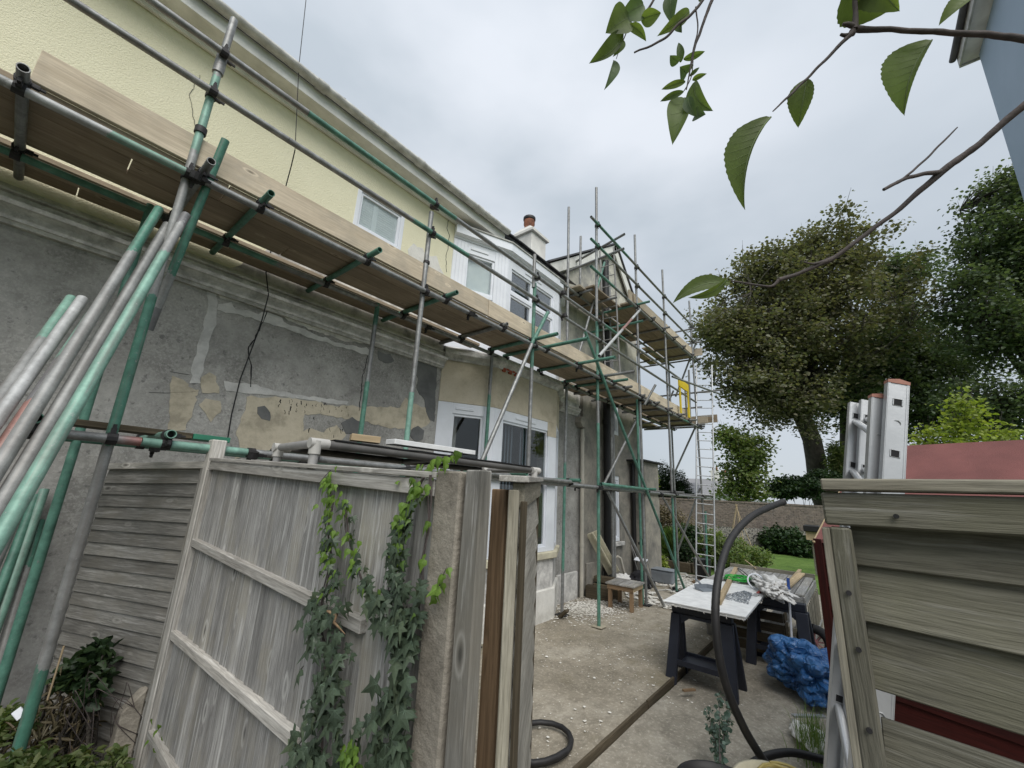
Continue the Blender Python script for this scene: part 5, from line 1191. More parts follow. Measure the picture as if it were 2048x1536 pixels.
for k in range(int(WL/.225)+1):
    x = k*.225; b.box((x+.005, -.03, HW-.068), (x+.22, .36, HW+random.uniform(-.006, .008)), Wm)
o = b.build("coping", M['brick'], Gw); o["kind"] = "stuff"
import bmesh
bm = bmesh.new(); bmesh.ops.create_icosphere(bm, subdivisions=1, radius=.5); ic = bpy.data.meshes.new("flint"); bm.to_mesh(ic); bm.free()
Ms = []
for k in range(int(WL/.105)):
    for j in range(10):
        s_ = random.uniform(.06, .13); Ms.append(Wm @ Matrix.Translation((k*.105+random.uniform(-.04, .04), .015, .02+j*.092+random.uniform(-.03, .03))) @ Matrix.Rotation(random.uniform(0, 6), 4, 'Y') @ Matrix.Diagonal((s_*random.uniform(.8, 1.5), s_*.5, s_*.8, 1)))
o = joined("flintwork", ic, M['flint'], Ms, Gw)

# shrubs in front of it
bush("glossy green shrub growing against the left end of the garden wall", M['darkleaf'], [((17.6, 8.0, .9), (.9, 1.2, 1.1)), ((18.2, 7.4, .6), (.7, .9, .8)), ((17.2, 7.2, .5), (.7, .8, .6))], 6500, .14)
bush("dry brown bush behind the ladder in front of the wall", M['browntwig'], [((17.5, 5.9, .9), (.6, .9, 1.1)), ((17.2, 5.2, .6), (.5, .7, .9)), ((17.6, 6.4, 1.2), (.5, .6, .8))], 4200, .085)
bush("loose green rose bush behind the black pipe", M['midleaf'], [((14.5, 3.65, .55), (.7, .6, .7)), ((15.0, 3.1, .45), (.7, .7, .55)), ((14.0, 3.0, .35), (.5, .5, .45)), ((15.4, 2.6, .35), (.6, .5, .4))], 5200, .09)
bush("dark low shrub at the foot of the wall on the right", M['darkleaf'], [((21.6, 2.7, .5), (.9, 1.1, .7)), ((21.3, 2.0, .3), (.7, .9, .5))], 3800, .15)
bush("dark shrub behind the foot of the ladder", M['darkleaf'], [((13.6, 4.3, .4), (.35, .4, .5)), ((15.2, 4.6, .6), (.6, .7, .7))], 3200, .10)
bush("tall grass clump by the path", M['grassblade'], [((14.2, 4.85, .35), (.25, .35, .45))], 900, .45, aspect=.04, up=-.2, droop=-6, name="grass_clump", cat="plant")
bush("small leafy plant at the house corner", M['limeleaf'], [((11.75, 4.35, .28), (.28, .28, .25))], 700, .09, cat="plant")
b = MB(); b.path([(11.8, 4.35, 0), (11.8, 4.35, .22), (11.8, 4.35, .24)], [.13, .17, .17], 14); tag(b.build("plant_pot", M['black']), "dark pot at the house corner holding a small leafy plant", "plant pot")
# raised bed sleepers, bamboo wigwam, planter
e = thing("raised_bed", "old timber sleepers edging the raised bed beside the ladder", "raised bed", (12.9, 4, 0))
plank("sleeper", M['sleeper'], e, (12.7, 5.0, .13), (12.75, 3.85, .13), .26, .12, up=(-1, 0, 0), bevel=.01); plank("sleeper", M['sleeper'], e, (12.76, 3.84, .13), (13.5, 3.6, .13), .26, .12, up=(-.3, -1, 0), bevel=.01)
plank("stake", M['sleeper'], e, (12.6, 4.95, 0), (12.6, 4.95, .36), .07, .07, up=(1, 0, 0))
b = MB(); b.path([(12.1, 3.35, 0), (12.1, 3.35, .02), (12.1, 3.35, .48), (12.1, 3.35, .5)], [.17, .18, .22, .22], 16); tag(b.build("planter", M['black']), "tall black planter behind the ladder foot", "planter")
W_ = thing("cane_wigwam", "pale bamboo canes tied in a tall wigwam in front of the wall", "plant support", (20.5, 4.1, 0))
top = V((20.6, 4.15, 1.75))
for k in range(5):
    a = k*1.26; tube("cane", M['fresh'], W_, (20.6+.5*math.cos(a), 4.15+.5*math.sin(a), 0), top+V((.04*math.cos(a+2.5), .04*math.sin(a+2.5), .12)), .012, n=6, hollow=False)
# wooden trestle far left on the lawn, bird table
t_ = thing("sawhorse", "small weathered wooden sawhorse on the path near the far lawn", "sawhorse", (15.0, 5.4, 0))
plank("beam", M['oldwood2'], t_, (14.9, 6.2, .62), (15.0, 5.35, .62), .12, .06)
for x, y in ((14.65, 6.1), (15.2, 6.15), (14.75, 5.4), (15.3, 5.42)): plank("leg", M['sleeper'], t_, (x, y, 0), (14.95, y, .60), .06, .045, up=(0, 1, 0))
t_ = thing("bird_table", "timber bird table with black felt roof left of the shed", "bird table", (13.5, 1.05, 0))
q0 = PD(1618, 1072, 12.5)
b = MB(); x, y = q0.x, q0.y; b.box((x-.28, y-.30, 1.22), (x+.28, y+.10, 1.40)); o = b.build("roof", M['black'], t_); bv(o, .02)
box("side_panel", M['fresh'], (x-.2, y-.24, .98), (x+.2, y+.06, 1.215), parent=t_); box("post", M['oldwood'], (x-.05, y-.14, 0), (x+.05, y-.05, .975), parent=t_)

# far houses
def farhouse(label, p, w, h, rh, turn, dpt=7, chim=True, group=None):
    p = V(p); T = thing("far_house", label, "house", (p.x, p.y, 0)); R_ = Matrix.Translation((p.x, p.y, 0)) @ Matrix.Rotation(turn, 4, 'Z')
    b = MB(); b.box((0, -w/2, 0), (dpt, w/2, h), R_); b.build("wall", M['farwhite'], T)
    b = MB(); b.prism([R_ @ V(q) for q in ((-.3, -w/2-.3, h), (dpt/2, -w/2-.3, h+rh), (dpt+.3, -w/2-.3, h), (dpt/2, -w/2-.3, h-.1))], R_.to_3x3() @ V((0, w+.6, 0))); b.build("roof", M['farroof'], T)
    if chim:
        b = MB(); b.box((dpt/2-.4, -w*.3, h+rh*.6), (dpt/2+.4, -w*.3+.9, h+rh+1.1), R_); o = b.build("chimney", M['stackrender'], T)
        for k in (.2, .6): b = MB(); b.path([R_ @ V((dpt/2, -w*.3+k, h+rh+1.1)), R_ @ V((dpt/2, -w*.3+k, h+rh+1.5))], .13, 8); b.build("chimney_pot", M['terracotta'], o)
    for k in range(2):
        b = MB(); b.box((-.03, -w*.3+k*w*.45, h*.45), (.0, -w*.3+k*w*.45+.9, h*.45+1.1), R_); b.build("window", M['dark'], T)
    return T
farhouse("low grey roof seen past the house corner", c(1320, 1000, 34), 6, 1.9, 1.5, .35, chim=False)
farhouse("distant white house with grey roof behind the ladder, left one", c(1408, 990, 50), 4.5, 2.6, 2.0, .1)
farhouse("distant white house with brown chimney left of the slim tree", c(1440, 990, 56), 7, 2.4, 2.4, .5)
box_ = MB(); q = c(1460, 1003, 40); box_.box((q.x, q.y-3.5, 0), (q.x+4, q.y+3, 2.15)); tag(box_.build("garage", M['farwhite']), "long white garage wall just above the garden wall", "garage")

# ------------------------------------------------------------------ work tables and what lies on them
def trestle(label, x, y, w=.66, h=.755, dx=.42, rot=0):
    T = thing("sawhorse", label, "sawhorse", (x, y, -.06), group=None); R_ = Matrix.Translation((x, y, -.06)) @ Matrix.Rotation(rot, 4, 'Z'); h += .06
    def P(a, c, z): return R_ @ V((a, c, z))
    b = MB(); b.box((-.055, -w/2, h-.10), (.055, w/2, h), R_); o = b.build("beam", M['navy'], T); bv(o, .008)
    b = MB()
    for k in range(9): b.box((-.06, -w/2+.04+k*.07, h-.055), (.06, -w/2+.06+k*.07, h-.045), R_)
    b.build("beam_rib", M['navy'], T)
    for sx in (-1, 1):
        for sy in (-1, 1):
            b = MB(); y0, y1 = sy*(w/2-.12), sy*(w/2-.0)
            ya, yb = min(y0, y1), max(y0, y1); f = .05*sy
            q = [P(sx*dx/2-.03, ya+f, 0), P(sx*dx/2+.03, ya+f, 0), P(sx*dx/2+.03, yb+f, 0), P(sx*dx/2-.03, yb+f, 0), P(sx*.05-.03, ya+f*.3, h-.10), P(sx*.05+.03, ya+f*.3, h-.10), P(sx*.05+.03, yb, h-.10), P(sx*.05-.03, yb, h-.10)]
            b.hexa(q); o = b.build("leg", M['navy'], T); bv(o, .006)
        b = MB(); b.prism([P(sx*.07, -w/2+.10, h-.10), P(sx*.07, w/2-.10, h-.10), P(sx*.085, w/2-.12, h-.20), P(sx*.075, w/2-.20, h-.13), P(sx*.075, -w/2+.20, h-.13), P(sx*.085, -w/2+.12, h-.20)], R_.to_3x3() @ V((.02, 0, 0))); b.build("gusset", M['navy'], T)
        z = .20; xx = sx*(dx/2-.04); b = MB(); b.box((xx-.012, -w/2+.08, z), (xx+.012, w/2-.08, z+.055), R_); b.build("stretcher", M['navy'], T)
    b = MB(); b.box((-dx/2+.06, -w/2+.1, .215), (dx/2-.06, w/2-.1, .23), R_); b.build("tool_shelf", M['navy'], T)
    return T
trestle("navy plastic sawhorse under the near end of the white door panel", 5.62, 1.60)
trestle("navy plastic sawhorse under the far table, beside the white pole", 6.98, 1.02, rot=-.05)
D_ = thing("door_panel", "old white-painted door laid flat on sawhorses as a worktop", "door", (6.4, 1.55, .76))
DA = Matrix.Translation((5.42, 1.10, 0)) @ Matrix.Rotation(.03, 4, 'Z')
b = MB(); b.box((0, 0, .762), (1.96, .86, .79), DA); o = b.build("slab", M['whitepaint'], D_); bv(o, .003)
b = MB(); b.box((-.01, -.01, .7905), (1.97, .87, .803), DA); o = b.build("top_skin", M['whitepaint'], D_); bv(o, .002)
b = MB()
for k in range(70):      # flaking slivers of paint hanging off the near edges
    e_ = random.random() < .7; x, y = (-.012, random.uniform(0, .86)) if e_ else (random.uniform(0, 1.9), -.012)
    s_ = random.uniform(.006, .022); p = DA @ V((x, y, random.uniform(.765, .8)))
    b.add([p, p+V((random.uniform(-1, .2)*s_, s_*random.uniform(-1, 1), -s_*.2)), p+V((0, s_*random.uniform(-1, 1), -s_*random.uniform(.5, 1.6)))], [(0, 1, 2)])
o = b.build("paint_slivers", M['flake'], D_); o["kind"] = "stuff"
# slatted table beyond
Tb = thing("slatted_table", "rough grey slatted timber table beyond the white door", "table", (8.4, 1.4, -.06))
for i in range(11):
    y = .80+i*.118; plank("slat", M['greywood'], Tb, (7.42, y, .775), (9.25, y+.02, .775), .108, .022)
plank("edge_lip", M['oldwood2'], Tb, (9.27, .74, .80), (9.27, 2.06, .80), .09, .03, up=(1, 0, 0)); plank("apron", M['greywood'], Tb, (7.40, .76, .70), (7.40, 2.06, .70), .11, .025, up=(-1, 0, 0)); plank("apron", M['greywood'], Tb, (7.41, .745, .70), (9.26, .745, .70), .11, .025, up=(0, -1, 0))
for x, y in ((7.47, .80), (7.47, 2.02), (9.2, .80), (9.2, 2.02)): plank("leg", M['greywood'], Tb, (x, y, -.06), (x, y, .762), .07, .07)
for i in range(9): plank("side_slat", M['oldwood2'], Tb, (7.62+i*.19, .725, .02), (7.62+i*.19, .725, .64), .09, .018, up=(0, -1, 0))
plank("rail", M['oldwood2'], Tb, (7.40, .715, .10), (9.2, .715, .10), .07, .018, up=(0, -1, 0))
for i in range(3): plank("shelf_board", M['greywood'], Tb, (7.44, .85+i*.4, .16), (9.2, .85+i*.4, .16), .3, .02)
plank("front_slat", M['oldwood2'], Tb, (7.385, .8, .30), (7.385, 2.0, .30), .10, .018, up=(-1, 0, 0))
# crate under the white door
Cr = thing("crate", "dark weathered slatted crate in the shade under the worktop", "crate", (7.2, 1.3, -.06))
for z in (.08, .22, .36, .50): 
    plank("slat", M['sleeper'], Cr, (7.1, .98, z), (7.1, 1.68, z), .11, .018, up=(-1, 0, 0)); plank("slat", M['sleeper'], Cr, (7.11, .97, z), (7.36, .97, z), .11, .018, up=(0, -1, 0))
# items on top
Zt = .804
def pz(u, v, z=Zt): return PZ(u, v, z)
dp = pz(1412, 1180); T = thing("dustpan", "grey dustpan lying on the white worktop", "dustpan", dp)
b = MB(); prof = [(-.13, -.10), (.13, -.10), (.145, .02), (.10, .10), (-.10, .10), (-.145, .02)]
R_ = Matrix.Translation(dp) @ Matrix.Rotation(math.radians(-35), 4, 'Z')
P0 = [R_ @ V((x, y, .003)) for x, y in prof]; P1 = [R_ @ V((x*1.05, y*1.04, .055 if y > -.05 else .01)) for x, y in prof]
b.add(P0+P1, [(0, 1, 2, 3, 4, 5)] + [(i, (i+1) % 6, 6+(i+1) % 6, 6+i) for i in (1, 2, 3, 4, 5)]); o = b.build("pan", M['greyplastic'], T); mdf = o.modifiers.new("solid", 'SOLIDIFY'); mdf.thickness = .003
b = MB(); b.path([R_ @ V((0, .10, .05)), R_ @ V((0, .14, .08)), R_ @ V((0, .19, .095))], [.016, .013, .015], 10); b.build("handle", M['greyplastic'], T)
o = plank("timber_batten", M['fresh'], None, pz(1437, 1205, .83), pz(1472, 1137, .82), .06, .05); tag(o, "pale square timber batten lying across the worktop beside the black pipe", "timber")
for (u0, v0, u1, v1, l, w) in ((1575, 1172, 1604, 1147, "short fresh batten near the blue-gripped pole", .09), (1583, 1160, 1600, 1140, "thin fresh batten at the far edge of the slatted table", .05), (1490, 1120, 1512, 1137, "thin pale stick poking out over the far edge of the table", .02)):
    o = plank("timber_batten", M['fresh'], None, pz(u0, v0, .82), pz(u1, v1, .83), w, .03 if w > .03 else .012); tag(o, l, "timber")
# green rope coils
b = MB(); rc = pz(1475, 1160, .81); pts = []
for k in range(150):
    a = k*.42; r = .13+.05*math.sin(k*.23); pts.append(rc+V((math.cos(a)*r*1.5+.05*math.sin(k*.11), math.sin(a)*r, .012+.03*abs(math.sin(k*.37)))))
b.path(pts, [.008]*len(pts), 5); tag(b.build("green_rope", M['rope']), "bright green rope coiled on the worktop", "rope")
b = MB(); rc2 = pz(1487, 1150, .84); b.path([rc2+V((.08*math.cos(a*.5), .08*math.sin(a*.5), .03+.06*math.sin(a*.5))) for a in range(14)], [.007]*14, 6); tag(b.build("wire_loop", M['black']), "loop of black wire beside the green rope", "wire")
# white woven bag: crumpled sack
def crumple(name, mat, centre, rad, amp, freq, seed, flat=-.9, sub=5, label=None, cat=None, ridg=True, rotz=0, smooth=True, cloth=False):
    bm = bmesh.new(); bmesh.ops.create_icosphere(bm, subdivisions=sub, radius=1); R_ = Matrix.Rotation(rotz, 3, 'Z')
    for q in bm.verts:
        p = q.co.copy(); nn_ = p.normalized(); s_ = V((seed, seed*2, seed*.5))
        w1 = mnoise.noise(p*freq*.45+s_); w2 = 1-2.6*abs(mnoise.noise(p*freq+s_))**.8; w3 = 1-2.6*abs(mnoise.noise(V((p.x*freq*2.6, p.y*freq*1.3, p.z*freq*2.1))+s_*2))**.8
        k = 1 + amp*(w1*1.1 + (w2*.40 + w3*.27 if ridg else 0)-.25)
        if cloth: k = 1 + amp*(w1*.8 + abs(mnoise.noise(p*freq+s_))**.7*1.5 + abs(mnoise.noise(V((p.x*1.6, p.y*.8, p.z*1.3))*freq*1.9+s_*3))**.7*.75 - .75)
        p = nn_*k; p.z = max(p.z, flat) if flat > -.95 else p.z
        q.co = V(centre) + R_ @ V((p.x*rad[0], p.y*rad[1], p.z*rad[2]))
    me = bpy.data.meshes.new(name); bm.to_mesh(me); bm.free(); me.materials.append(mat)
    for f in me.polygons: f.use_smooth = smooth
    o = link(name, me); 
    if label: tag(o, label, cat)
    return o
bg = pz(1540, 1172, .87); crumple("woven_bag", M['bag'], bg, (.72, .17, .10), .5, 2.4, 4.0, -.7, 5, "crumpled white woven bag slumped over the join of the two tables", "bag", rotz=math.radians(20), cloth=True)
rr = pz(1512, 1163, .90); b = MB(); d = V((-.8, -.35, .5)).normalized(); a1_ = d.orthogonal().normalized(); a2_ = d.cross(a1_)
pts = [rr + (a1_*math.cos(k*math.pi/9)+a2_*math.sin(k*math.pi/9))*.105 for k in range(19)]; b.path(pts, [.011]*19, 7, caps=False); tag(b.build("white_ring", M['upvc']), "white plastic ring standing at the mouth of the woven bag", "ring")
b = MB()
for k in range(1300):
    u, v = random.random(), random.random(); p = DA @ V((.62+u*.75+.1*v, .06+.28*v*(1.4-u)+.06*u, .8035)); s_ = random.uniform(.004, .013); a = random.uniform(0, 6)
    b.add([p+V((math.cos(a)*s_, math.sin(a)*s_, random.uniform(0, .012))), p+V((math.cos(a+2.1)*s_, math.sin(a+2.1)*s_, random.uniform(0, .012))), p+V((math.cos(a+4.2)*s_, math.sin(a+4.2)*s_, random.uniform(0, .006)))], [(0, 1, 2)])
tag(b.build("scrapings", M['greyplastic']), kind="stuff")
T = thing("scraper", "red-handled scraper by the heap of grey paint scrapings", "scraper", pz(1525, 1178)); plank("handle", M['glovered'], T, pz(1525, 1178, .82), pz(1515, 1187, .82), .03, .02); plank("blade", M['alu'], T, pz(1515, 1187, .82), pz(1508, 1192, .808), .06, .003, bevel=0)
# roller pole leaning on the table
T = thing("roller_pole", "white extension pole with blue grip leaning against the table", "pole", PZ(1583, 1312, -.05))
q1 = PX(1576, 1156, 6.86); q0_ = PX(1586, 1318, 6.74); q0_ = q0_+(q0_-q1)*.14; qm = q1.lerp(q0_, .13); tube("pole", M['whitepole'], T, qm, q0_, .013, n=10); tube("grip", M['bluegrip'], T, q1, qm, .018, n=10)
# blue tarpaulin
crumple("tarpaulin", M['tarp'], (6.2, .70, .19), (.47, .34, .29), .42, 1.6, 7.7, -.58, 6, "crumpled blue tarpaulin heaped on the ground by the red shed", "tarpaulin", rotz=.5, cloth=True)
# barrow
Bw = thing("wheelbarrow", "wheelbarrow with black tyre and pink wheel hub beside the tarpaulin", "wheelbarrow", (7.3, .62, 0))
wc = PD(1631, 1284, 5.4); ax = V((-.72, .15, .0)).normalized(); e1 = V((0, 0, 1)); e2 = ax.cross(e1).normalized()
def ringp(c_, R0, n=25): return [c_+(e1*math.cos(2*math.pi*k/(n-1))+e2*math.sin(2*math.pi*k/(n-1)))*R0 for k in range(n)]
b = MB(); b.path(ringp(wc, .16), [.055]*25, 10, caps=False); wh = b.build("tyre", M['rubber'], Bw)
b = MB(); b.path(ringp(wc, .112), [.015]*25, 8, caps=False); b.path([wc-ax*.04, wc+ax*.05], [.022, .02], 10); rim = b.build("rim", M['pink'], Bw)
for k in range(9):
    a = k*2*math.pi/9; d = e1*math.cos(a)+e2*math.sin(a); plank("spoke", M['pink'], rim, wc+d*.015+ax*.01, wc+d*.10+ax*.01, .016, .012, up=ax)
b = MB(); b.path([wc+ax*.05+V((0, .0, 0)), wc+V((-.25, -.05, -.05)), wc+V((-.45, .12, -.16))], [.012]*3, 8); b.path([wc-ax*.03, wc+V((.6, -.1, .05)), wc+V((1.3, -.2, .35))], [.014]*3, 8); b.build("frame", M['black'], Bw)
b = MB(); q = [V((8.2, -.5, .26)), V((9.1, -.5, .26)), V((9.1, .1, .26)), V((8.2, .1, .26))]; b.hexa(q + [V((8.0, -.65, .55)), V((9.3, -.65, .55)), V((9.3, .2, .55)), V((8.0, .2, .55))]); b.build("tray", M['sleeper'], Bw)
# black flexible drain pipe
b = MB()
def spline(P, k=10):
    out = []
    for i in range(len(P)-1):
        a, p, q, e_ = P[max(i-1, 0)], P[i], P[i+1], P[min(i+2, len(P)-1)]
        for j in range(k):
            t = j/k; out.append(.5*((2*p)+(q-a)*t+(2*a-5*p+4*q-e_)*t*t+(3*p-a-3*q+e_)*t**3))
    return out+[P[-1]]
hp = [PD(*q) for q in ((1567, 1004, 4.0), (1540, 1014, 3.9), (1500, 1035, 3.7), (1462, 1078, 3.45), (1440, 1140, 3.2), (1431, 1210, 3.0), (1435, 1290, 2.9), (1452, 1370, 2.85), (1485, 1450, 2.85), (1520, 1510, 2.9), (1552, 1552, 2.95))]
hs = spline(hp); b.path(hs, [.028+.0012*(k % 2)+(.004 if k < 3 else 0) for k in range(len(hs))], 14); P_ = thing("drain_pipe", "thick black flexible pipe arching up out of the pots in front of the worktop", "pipe", hp[-1]); b.build("pipe_wall", M['hose'], P_)
# lower right corner: pots, hoses, weeds
pc = PZ(1440, 1578, .34); P_ = thing("plant_pot", "large black pot with dark soil holding the eucalyptus in the bottom centre", "plant pot", (pc.x, pc.y, -.06))
b = MB(); n = 32; r = .235
vs = []; 
for (rr_, zz) in ((r*.78, -.06), (r, .33), (r+.012, .335), (r+.012, .355), (r-.006, .357), (r-.012, .29), (0.001, .285)):
    vs += [(pc.x+rr_*math.cos(2*math.pi*k/n), pc.y+rr_*math.sin(2*math.pi*k/n), zz) for k in range(n)]
b.add(vs, [(i*n+k, i*n+(k+1) % n, (i+1)*n+(k+1) % n, (i+1)*n+k) for i in range(5) for k in range(n)], True); b.build("pot", M['black'], P_)
b = MB(); b.add(vs[5*n:], [(k, (k+1) % n, n+(k+1) % n, n+k) for k in range(n)]); b.build("soil", M['soil'], P_)
E_ = thing("eucalyptus", "blue-grey young eucalyptus growing in the black pot", "plant", (pc.x, pc.y, .28)); st = MB(); lp = []; ld = []
for (u, v, du) in ((1418, 1425, -1), (1438, 1395, 0), (1460, 1405, 1), (1428, 1448, -.6), (1448, 1440, .6)):
    t_ = PZ(u, v, .9); d = (CAM-t_).normalized(); t_ = PD(u, v, (ray(u, v)*0+V((0,0,0))).length+3.35); a = V((pc.x+random.uniform(-.02, .02), pc.y, .28)); q = [a, a.lerp(t_, .4)+V((0, .02*du, .03)), a.lerp(t_, .75), t_]; sp = spline(q, 8); st.path(sp, [.005-.0035*i/len(sp) for i in range(len(sp))], 5)
    for i, p in enumerate(sp):
        if i > 4:
            for _ in range(4): lp.append(p+V((random.uniform(-1, 1), random.uniform(-1, 1), random.uniform(-1, 1)))*.022)
st.build("stem", M['twig'], E_)
o = leaf_cloud("leaves", M['eucal'], E_, [tuple(p) for p in lp], rng.uniform(.018, .042, len(lp)), .1, .95, kind="stuff")
# second planter with yellow hose
p2 = PZ(1560, 1572, .30); P2 = thing("planter", "shallow pale planter wound with yellow hose at the bottom edge", "planter", (p2.x, p2.y, -.06))
b = MB(); n = 24; vs = []
for (rr_, zz) in ((.20, -.06), (.25, .27), (.262, .275), (.262, .30), (.24, .30), (.235, .25), (.001, .24)): vs += [(p2.x+rr_*math.cos(2*math.pi*k/n), p2.y+rr_*math.sin(2*math.pi*k/n), zz) for k in range(n)]
b.add(vs, [(i*n+k, i*n+(k+1) % n, (i+1)*n+(k+1) % n, (i+1)*n+k) for i in range(6) for k in range(n)], True); b.build("pot", M['sill'], P2)
def loop(c_, r0, r1, z, turns, rad, mat, lab, cat, name, wob=.02, tilt=0.0, ph=0):
    b = MB(); k = int(turns*18); pts = [V((c_[0]+(r0+wob*math.sin(i*.5))*math.cos(i/18*2*math.pi+ph), c_[1]+(r1+wob*math.cos(i*.37))*math.sin(i/18*2*math.pi+ph), z+rad*.9*i/18+tilt*math.cos(i/18*2*math.pi+ph))) for i in range(k)]
    b.path(pts, [rad]*k, 8); return tag(b.build(name, mat), lab, cat)
loop((p2.x+.02, p2.y-.02), .17, .15, .31, 3.2, .009, M['yellowhose'], "coil of yellow hose lying in the pale planter at the bottom edge", "hose", "yellow_hose")
b = MB(); q = [PD(1500, 1530, 3.05), PD(1535, 1512, 3.1), PD(1580, 1505, 3.15), PD(1630, 1515, 3.15), PD(1680, 1530, 3.1)]; sp = spline(q); b.path(sp, [.028]*len(sp), 10); tag(b.build("black_hose", M['hose']), "black hose lying across the pots at the bottom towards the ladder", "hose")
loop((3.22, 2.22), .30, .24, .03, 1.7, .022, M['hose'], "loop of black hose on the concrete just right of the gate", "hose", "black_hose", wob=.03, ph=1.0)
T = thing("grass_tuft", "fresh green grass tuft beside the ladder foot", "plant", (4.85, .50, 0)); b = MB()
for k in range(330):
    x, y = random.gauss(4.85, .11), random.gauss(.52, .07); a = random.uniform(0, 6.28); h_ = random.uniform(.08, .36); ln = random.uniform(.02, .16); d = V((math.cos(a), math.sin(a), 0)); n_ = V((-d.y, d.x, 0))*random.uniform(.0016, .003); p = V((x, y, -.04))
    q = [p, p+d*ln*.2+V((0, 0, h_*.5)), p+d*ln*.6+V((0, 0, h_*.85)), p+d*ln*1.3+V((0, 0, h_))]
    b.add([q[0]-n_, q[0]+n_, q[1]-n_, q[1]+n_, q[2]-n_*.7, q[2]+n_*.7, q[3]], [(0, 1, 3, 2), (2, 3, 5, 4), (4, 5, 6)])
o = b.build("blades", M['grassblade'], T); o["kind"] = "stuff"
for (u, v, s_) in ((1618, 1470, .16), (1632, 1492, .14), (1600, 1455, .12)):
    p = PZ(u, v, .03); crumple("rubble", M['white_patch'], p, (s_, s_*.7, .03), .5, 2, u*.1, -.9, 3, {1618: "broad white slab of fallen plaster between grass tuft and ladder", 1632: "white plaster lump nearest the ladder foot", 1600: "small white plaster lump just behind the grass tuft"}[u], "rubble")
p = PZ(1588, 1432, .04); o = plank("metal_strip", M['alu'], None, PZ(1585, 1431, .04), PZ(1650, 1433, .04), .04, .02); tag(o, "thin silver metal strip lying in front of the tarpaulin", "strip")
# brush on the ground by the trestle
p = PZ(1360, 1382, .0); T = thing("hand_brush", "hand brush with dark bristles lying by the sawhorse foot", "brush", p)
plank("handle", M['brownwood'], T, PZ(1390, 1379, .02), PZ(1366, 1381, .025), .03, .02); crumple("bristles", M['fabric'], PZ(1358, 1381, .03), (.07, .05, .035), .4, 3, 2.2, -.9, 3).parent = T; crumple("paint_crust", M['flake'], PZ(1348, 1381, .02), (.04, .03, .025), .4, 3, 5.2, -.9, 2).parent = T

# ------------------------------------------------------------------ against the house
St = thing("stool", "low wooden stool with slatted grey top and brown legs by the scaffold", "stool", (7.85, 3.58, 0))
R_ = Matrix.Translation((7.87, 3.57, 0)) @ Matrix.Rotation(math.radians(4), 4, 'Z')
for i in range(4): plank("seat_slat", M['greywood'], St, R_ @ V((-.30, -.205+i*.137, .42)), R_ @ V((.30, -.205+i*.137, .42)), .133, .025)
for sx in (-1, 1):
    for sy in (-1, 1): plank("leg", M['brownwood'], St, R_ @ V((sx*.24, sy*.20, 0)), R_ @ V((sx*.24, sy*.20, .407)), .06, .06)
for sx in (-1, 1): plank("apron", M['fresh' if sx > 0 else 'brownwood'], St, R_ @ V((sx*.275, -.24, .365)), R_ @ V((sx*.275, .24, .365)), .08, .02, up=(1, 0, 0))
for sy in (-1, 1): plank("apron", M['fresh'], St, R_ @ V((-.26, sy*.235, .365)), R_ @ V((.26, sy*.235, .365)), .08, .02, up=(0, 1, 0))
e = thing("sleeper_step", "stack of two old timber sleepers against the house by the downpipe", "step", (8.2, 4.3, 0))
plank("sleeper", M['sleeper'], e, (7.93, 4.42, .12), (8.05, 3.92, .12), .24, .16, up=(1, .2, 0), bevel=.01); plank("sleeper", M['sleeper'], e, (8.25, 4.40, .32), (8.32, 4.0, .32), .12, .16, up=(1, .2, 0), bevel=.01); plank("sleeper", M['sleeper'], e, (8.22, 4.41, .12), (8.34, 3.92, .12), .24, .16, up=(1, .2, 0), bevel=.01)
Lb = thing("leaning_board", "tall cream-painted panelled board leaning on the wall beside the downpipe", "board", (8.4, 4.2, 0))
plank("panel", M['sill'], Lb, (8.62, 4.16, .42), (8.12, 4.40, 1.22), .26, .03, up=(-.85, -.4, -.3), bevel=.004); plank("panel_edge", M['sill'], Lb, (8.56, 4.11, .42), (8.06, 4.36, 1.22), .035, .05, up=(-.85, -.4, -.3), bevel=.004)
# folded camp chair and rucksack shape
Pc = thing("pushchair", "folded dark pushchair with thin metal legs standing against the end wall", "pushchair", (9.9, 4.1, 0))
o = crumple("hood", M['fabric'], (9.75, 4.12, .80), (.22, .26, .36), .35, 2.4, 1.7, -.95, 4); o.parent = Pc
o = crumple("seat", M['fabric'], (9.85, 4.08, .48), (.17, .20, .20), .3, 2.4, 2.9, -.95, 4); o.parent = Pc
for q in (((9.72, 4.25, .9), (9.75, 3.85, .05)), ((9.72, 3.92, .9), (9.78, 4.22, .05)), ((9.8, 4.28, .85), (10.1, 4.2, .05)), ((9.8, 3.9, .6), (10.0, 3.85, .05)), ((9.66, 4.05, .55), (9.70, 3.80, .06)), ((9.66, 3.85, .55), (9.70, 4.10, .06))): tube("frame_tube", M['frame_grey'], Pc, q[0], q[1], .010, n=6, hollow=False)
for x, y in ((9.74, 3.84), (9.77, 4.23), (10.05, 4.2), (10.0, 3.85)): b = MB(); b.path([(x, y-.02, .075), (x, y+.02, .075)], [.07, .07], 14); b.build("wheel", M['rubber'], Pc)
o = plank("white_tray", M['upvc'], Pc, (9.62, 4.12, .62), (9.62, 3.84, .60), .14, .012, up=(-.4, 0, 1))
crumple("rucksack", M['fabric'], (9.55, 3.98, .19), (.26, .24, .20), .3, 2, 9.1, -.9, 4, "black rucksack slumped on the ground behind the stool", "rucksack")
crumple("plastic_sheet", M['bag'], (9.15, 4.22, .16), (.20, .18, .16), .6, 2.6, 3.3, -.8, 4, "crumpled white plastic sheet at the foot of the black pipe", "plastic sheet")
